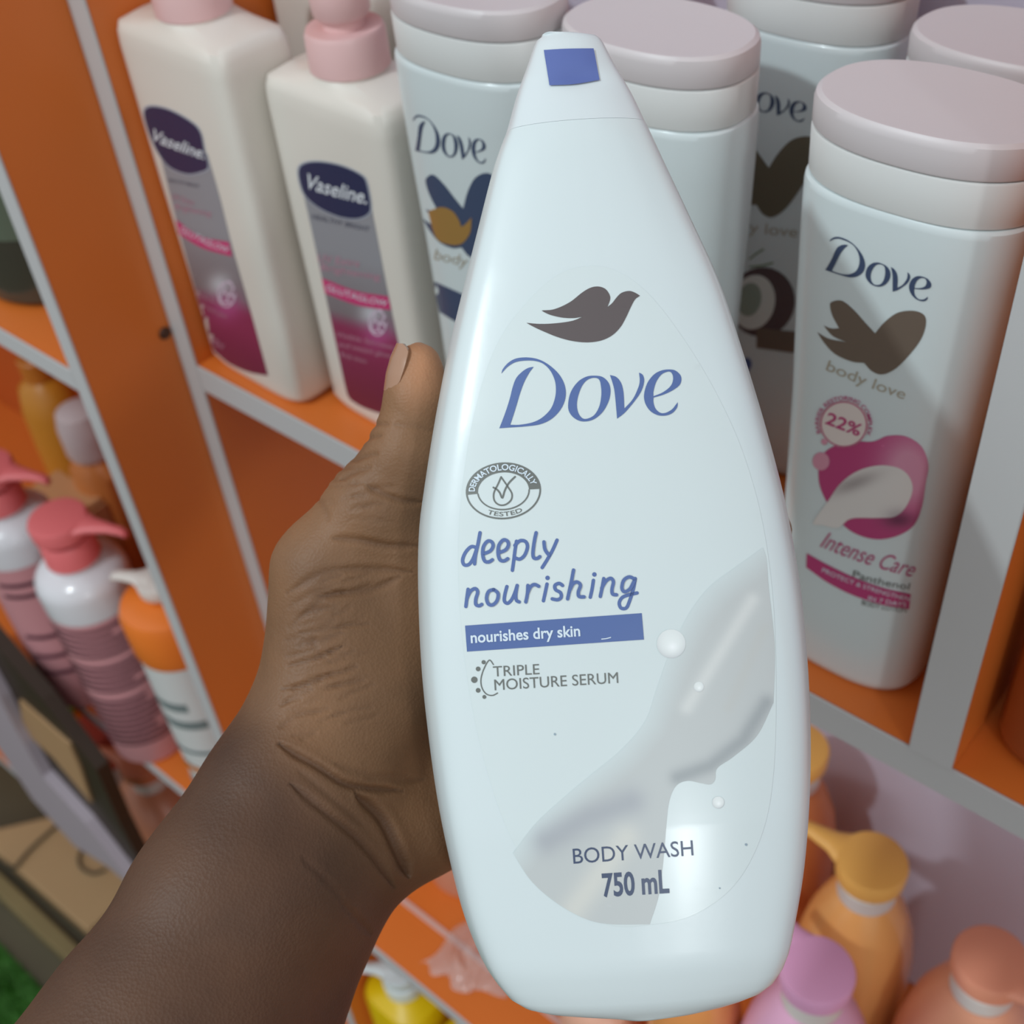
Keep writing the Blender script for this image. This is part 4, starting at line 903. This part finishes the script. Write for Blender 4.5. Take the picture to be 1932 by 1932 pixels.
for pl, dep, wd in CR:
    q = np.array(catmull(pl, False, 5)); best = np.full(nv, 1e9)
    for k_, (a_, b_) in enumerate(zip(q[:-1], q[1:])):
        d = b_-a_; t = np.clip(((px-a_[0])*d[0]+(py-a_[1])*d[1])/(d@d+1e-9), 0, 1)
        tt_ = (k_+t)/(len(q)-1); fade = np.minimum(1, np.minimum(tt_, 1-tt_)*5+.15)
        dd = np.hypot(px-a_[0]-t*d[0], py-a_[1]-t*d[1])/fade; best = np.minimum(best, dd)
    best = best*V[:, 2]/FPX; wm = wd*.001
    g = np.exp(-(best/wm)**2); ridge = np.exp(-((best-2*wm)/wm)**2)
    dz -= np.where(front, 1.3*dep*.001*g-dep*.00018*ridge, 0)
V = V+N*dz[:, None]
W = V @ RM+CAM
# paler palm skin plus forearm shade painted into the colour, blended along the wrist crease
sd = ((px-525)*(1650-1402)-(py-1402)*(770-525))/math.hypot(245, 248); palm_lit = np.clip(.5+sd/190, 0, 1); palm_lit = palm_lit*palm_lit*(3-2*palm_lit)
at_ = me2.color_attributes.new('palm', 'FLOAT_COLOR', 'POINT'); cc = np.ones((nv, 4)); cc[:, 0] = palm_lit; cc[:, 1] = np.clip(-dz*1000*.5, 0, .5); cc[:, 2] = np.clip(1-np.hypot(px-800, (py-690)*.7)/75, 0, 1); at_.data.foreach_set('color', cc.ravel())
arm = thing('person_hand', 'bare brown hand and forearm reaching from the lower left, gripping the body wash bottle', 'person', W[np.argmin(abs(px-560)+abs(py-1500))])
W = W-np.array(arm.location)
me2.vertices.foreach_set('co', W.ravel()); me2.update(); me2.name = 'hand'; me2.materials.clear()
# skin material
m = bpy.data.materials.new('brown_skin'); m.use_nodes = True; nt = m.node_tree; b = nt.nodes['Principled BSDF']; b.inputs['Roughness'].default_value = .55; b.inputs['Specular IOR Level'].default_value = .38
b.inputs['Subsurface Weight'].default_value = .12; b.inputs['Subsurface Radius'].default_value = (1, .4, .2); b.inputs['Subsurface Scale'].default_value = .002
tc = nt.nodes.new('ShaderNodeTexCoord'); n1 = nt.nodes.new('ShaderNodeTexNoise'); n1.inputs['Scale'].default_value = 28; n1.inputs['Detail'].default_value = 6
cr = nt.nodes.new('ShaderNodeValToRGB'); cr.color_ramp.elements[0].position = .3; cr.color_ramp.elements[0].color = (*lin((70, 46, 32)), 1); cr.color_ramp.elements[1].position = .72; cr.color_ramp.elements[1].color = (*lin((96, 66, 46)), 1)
n2 = nt.nodes.new('ShaderNodeTexVoronoi'); n2.inputs['Scale'].default_value = 1300; n3 = nt.nodes.new('ShaderNodeTexNoise'); n3.inputs['Scale'].default_value = 600; n3.inputs['Detail'].default_value = 6
ad = nt.nodes.new('ShaderNodeMath'); ad.operation = 'ADD'; bp = nt.nodes.new('ShaderNodeBump'); bp.inputs['Strength'].default_value = .22; bp.inputs['Distance'].default_value = .0004
for n_ in (n1, n2, n3): nt.links.new(tc.outputs['Object'], n_.inputs['Vector'])
nt.links.new(n1.outputs[0], cr.inputs[0]); 
pa = nt.nodes.new('ShaderNodeAttribute'); pa.attribute_name = 'palm'; sp_ = nt.nodes.new('ShaderNodeSeparateColor'); nt.links.new(pa.outputs['Color'], sp_.inputs[0])
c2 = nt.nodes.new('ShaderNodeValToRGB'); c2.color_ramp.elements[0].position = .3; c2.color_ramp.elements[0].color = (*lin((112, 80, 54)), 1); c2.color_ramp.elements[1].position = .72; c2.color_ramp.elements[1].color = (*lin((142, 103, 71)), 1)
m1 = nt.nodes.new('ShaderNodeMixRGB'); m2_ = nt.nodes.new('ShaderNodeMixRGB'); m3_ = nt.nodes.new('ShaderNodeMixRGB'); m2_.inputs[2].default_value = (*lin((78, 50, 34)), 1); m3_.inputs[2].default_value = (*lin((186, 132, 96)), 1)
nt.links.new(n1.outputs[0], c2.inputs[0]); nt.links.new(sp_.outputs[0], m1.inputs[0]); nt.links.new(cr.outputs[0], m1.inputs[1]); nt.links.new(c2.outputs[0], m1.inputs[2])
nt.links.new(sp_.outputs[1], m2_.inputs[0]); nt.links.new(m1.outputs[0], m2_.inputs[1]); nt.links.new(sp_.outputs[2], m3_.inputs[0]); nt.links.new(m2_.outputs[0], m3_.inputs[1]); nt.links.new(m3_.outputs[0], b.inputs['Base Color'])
nt.links.new(n2.outputs['Distance'], ad.inputs[0]); nt.links.new(n3.outputs[0], ad.inputs[1]); nt.links.new(ad.outputs[0], bp.inputs['Height']); nt.links.new(bp.outputs[0], b.inputs['Normal'])
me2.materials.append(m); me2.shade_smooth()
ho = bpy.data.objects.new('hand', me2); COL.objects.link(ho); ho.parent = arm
# thumbnail: curved plate on the thumb's outer side
def nail():
    vs_, fs = [], []; nu, nvv = 14, 12
    A, Bq = P3(783, 740, .3100), P3(788, 650, .3085); axd = (Bq-A)/np.linalg.norm(Bq-A)
    e1 = np.array([-.93, 0, -.37]); e1 -= axd*(e1@axd); e1 /= np.linalg.norm(e1); e2 = np.cross(axd, e1)
    for lay_ in (0, 1):
        for i in range(nu):
            for j in range(nvv):
                u, v_ = i/(nu-1), j/(nvv-1)*2-1
                wid = math.radians(52)*(1-.30*(1-u)**2)*(math.sqrt(max(0, 1-max(0, (u-.8)/.24)**2)) if u > .8 else 1)*(.55+.45*math.sin(min(1, u*4)*math.pi/2))
                c = A+(Bq-A)*u; r = np.interp(u, [0, .35, .7, 1], [R(56), R(54), R(47), R(37)])+(.0004 if lay_ else -.0004)
                th = v_*wid; p = c+r*(e1*math.cos(th)+e2*math.sin(th)); vs_.append(tuple(p @ RM+CAM))
    o2 = nu*nvv
    for i in range(nu-1):
        for j in range(nvv-1):
            a_ = i*nvv+j; fs.append((a_, a_+1, a_+nvv+1, a_+nvv)); fs.append((o2+a_, o2+a_+nvv, o2+a_+nvv+1, o2+a_+1))
    for i in range(nu-1):
        for j in (0, nvv-1): a_ = i*nvv+j; fs.append((a_, a_+nvv, o2+a_+nvv, o2+a_))
    for j in range(nvv-1):
        for i in (0, nu-1): a_ = i*nvv+j; fs.append((a_, a_+1, o2+a_+1, o2+a_))
    o = mesh_obj('thumbnail', vs_, fs, mat('nail_keratin', (164, 124, 98), .22, coat=.5), arm, True, 50); o['label'] = 'pale glossy thumbnail'
nail()
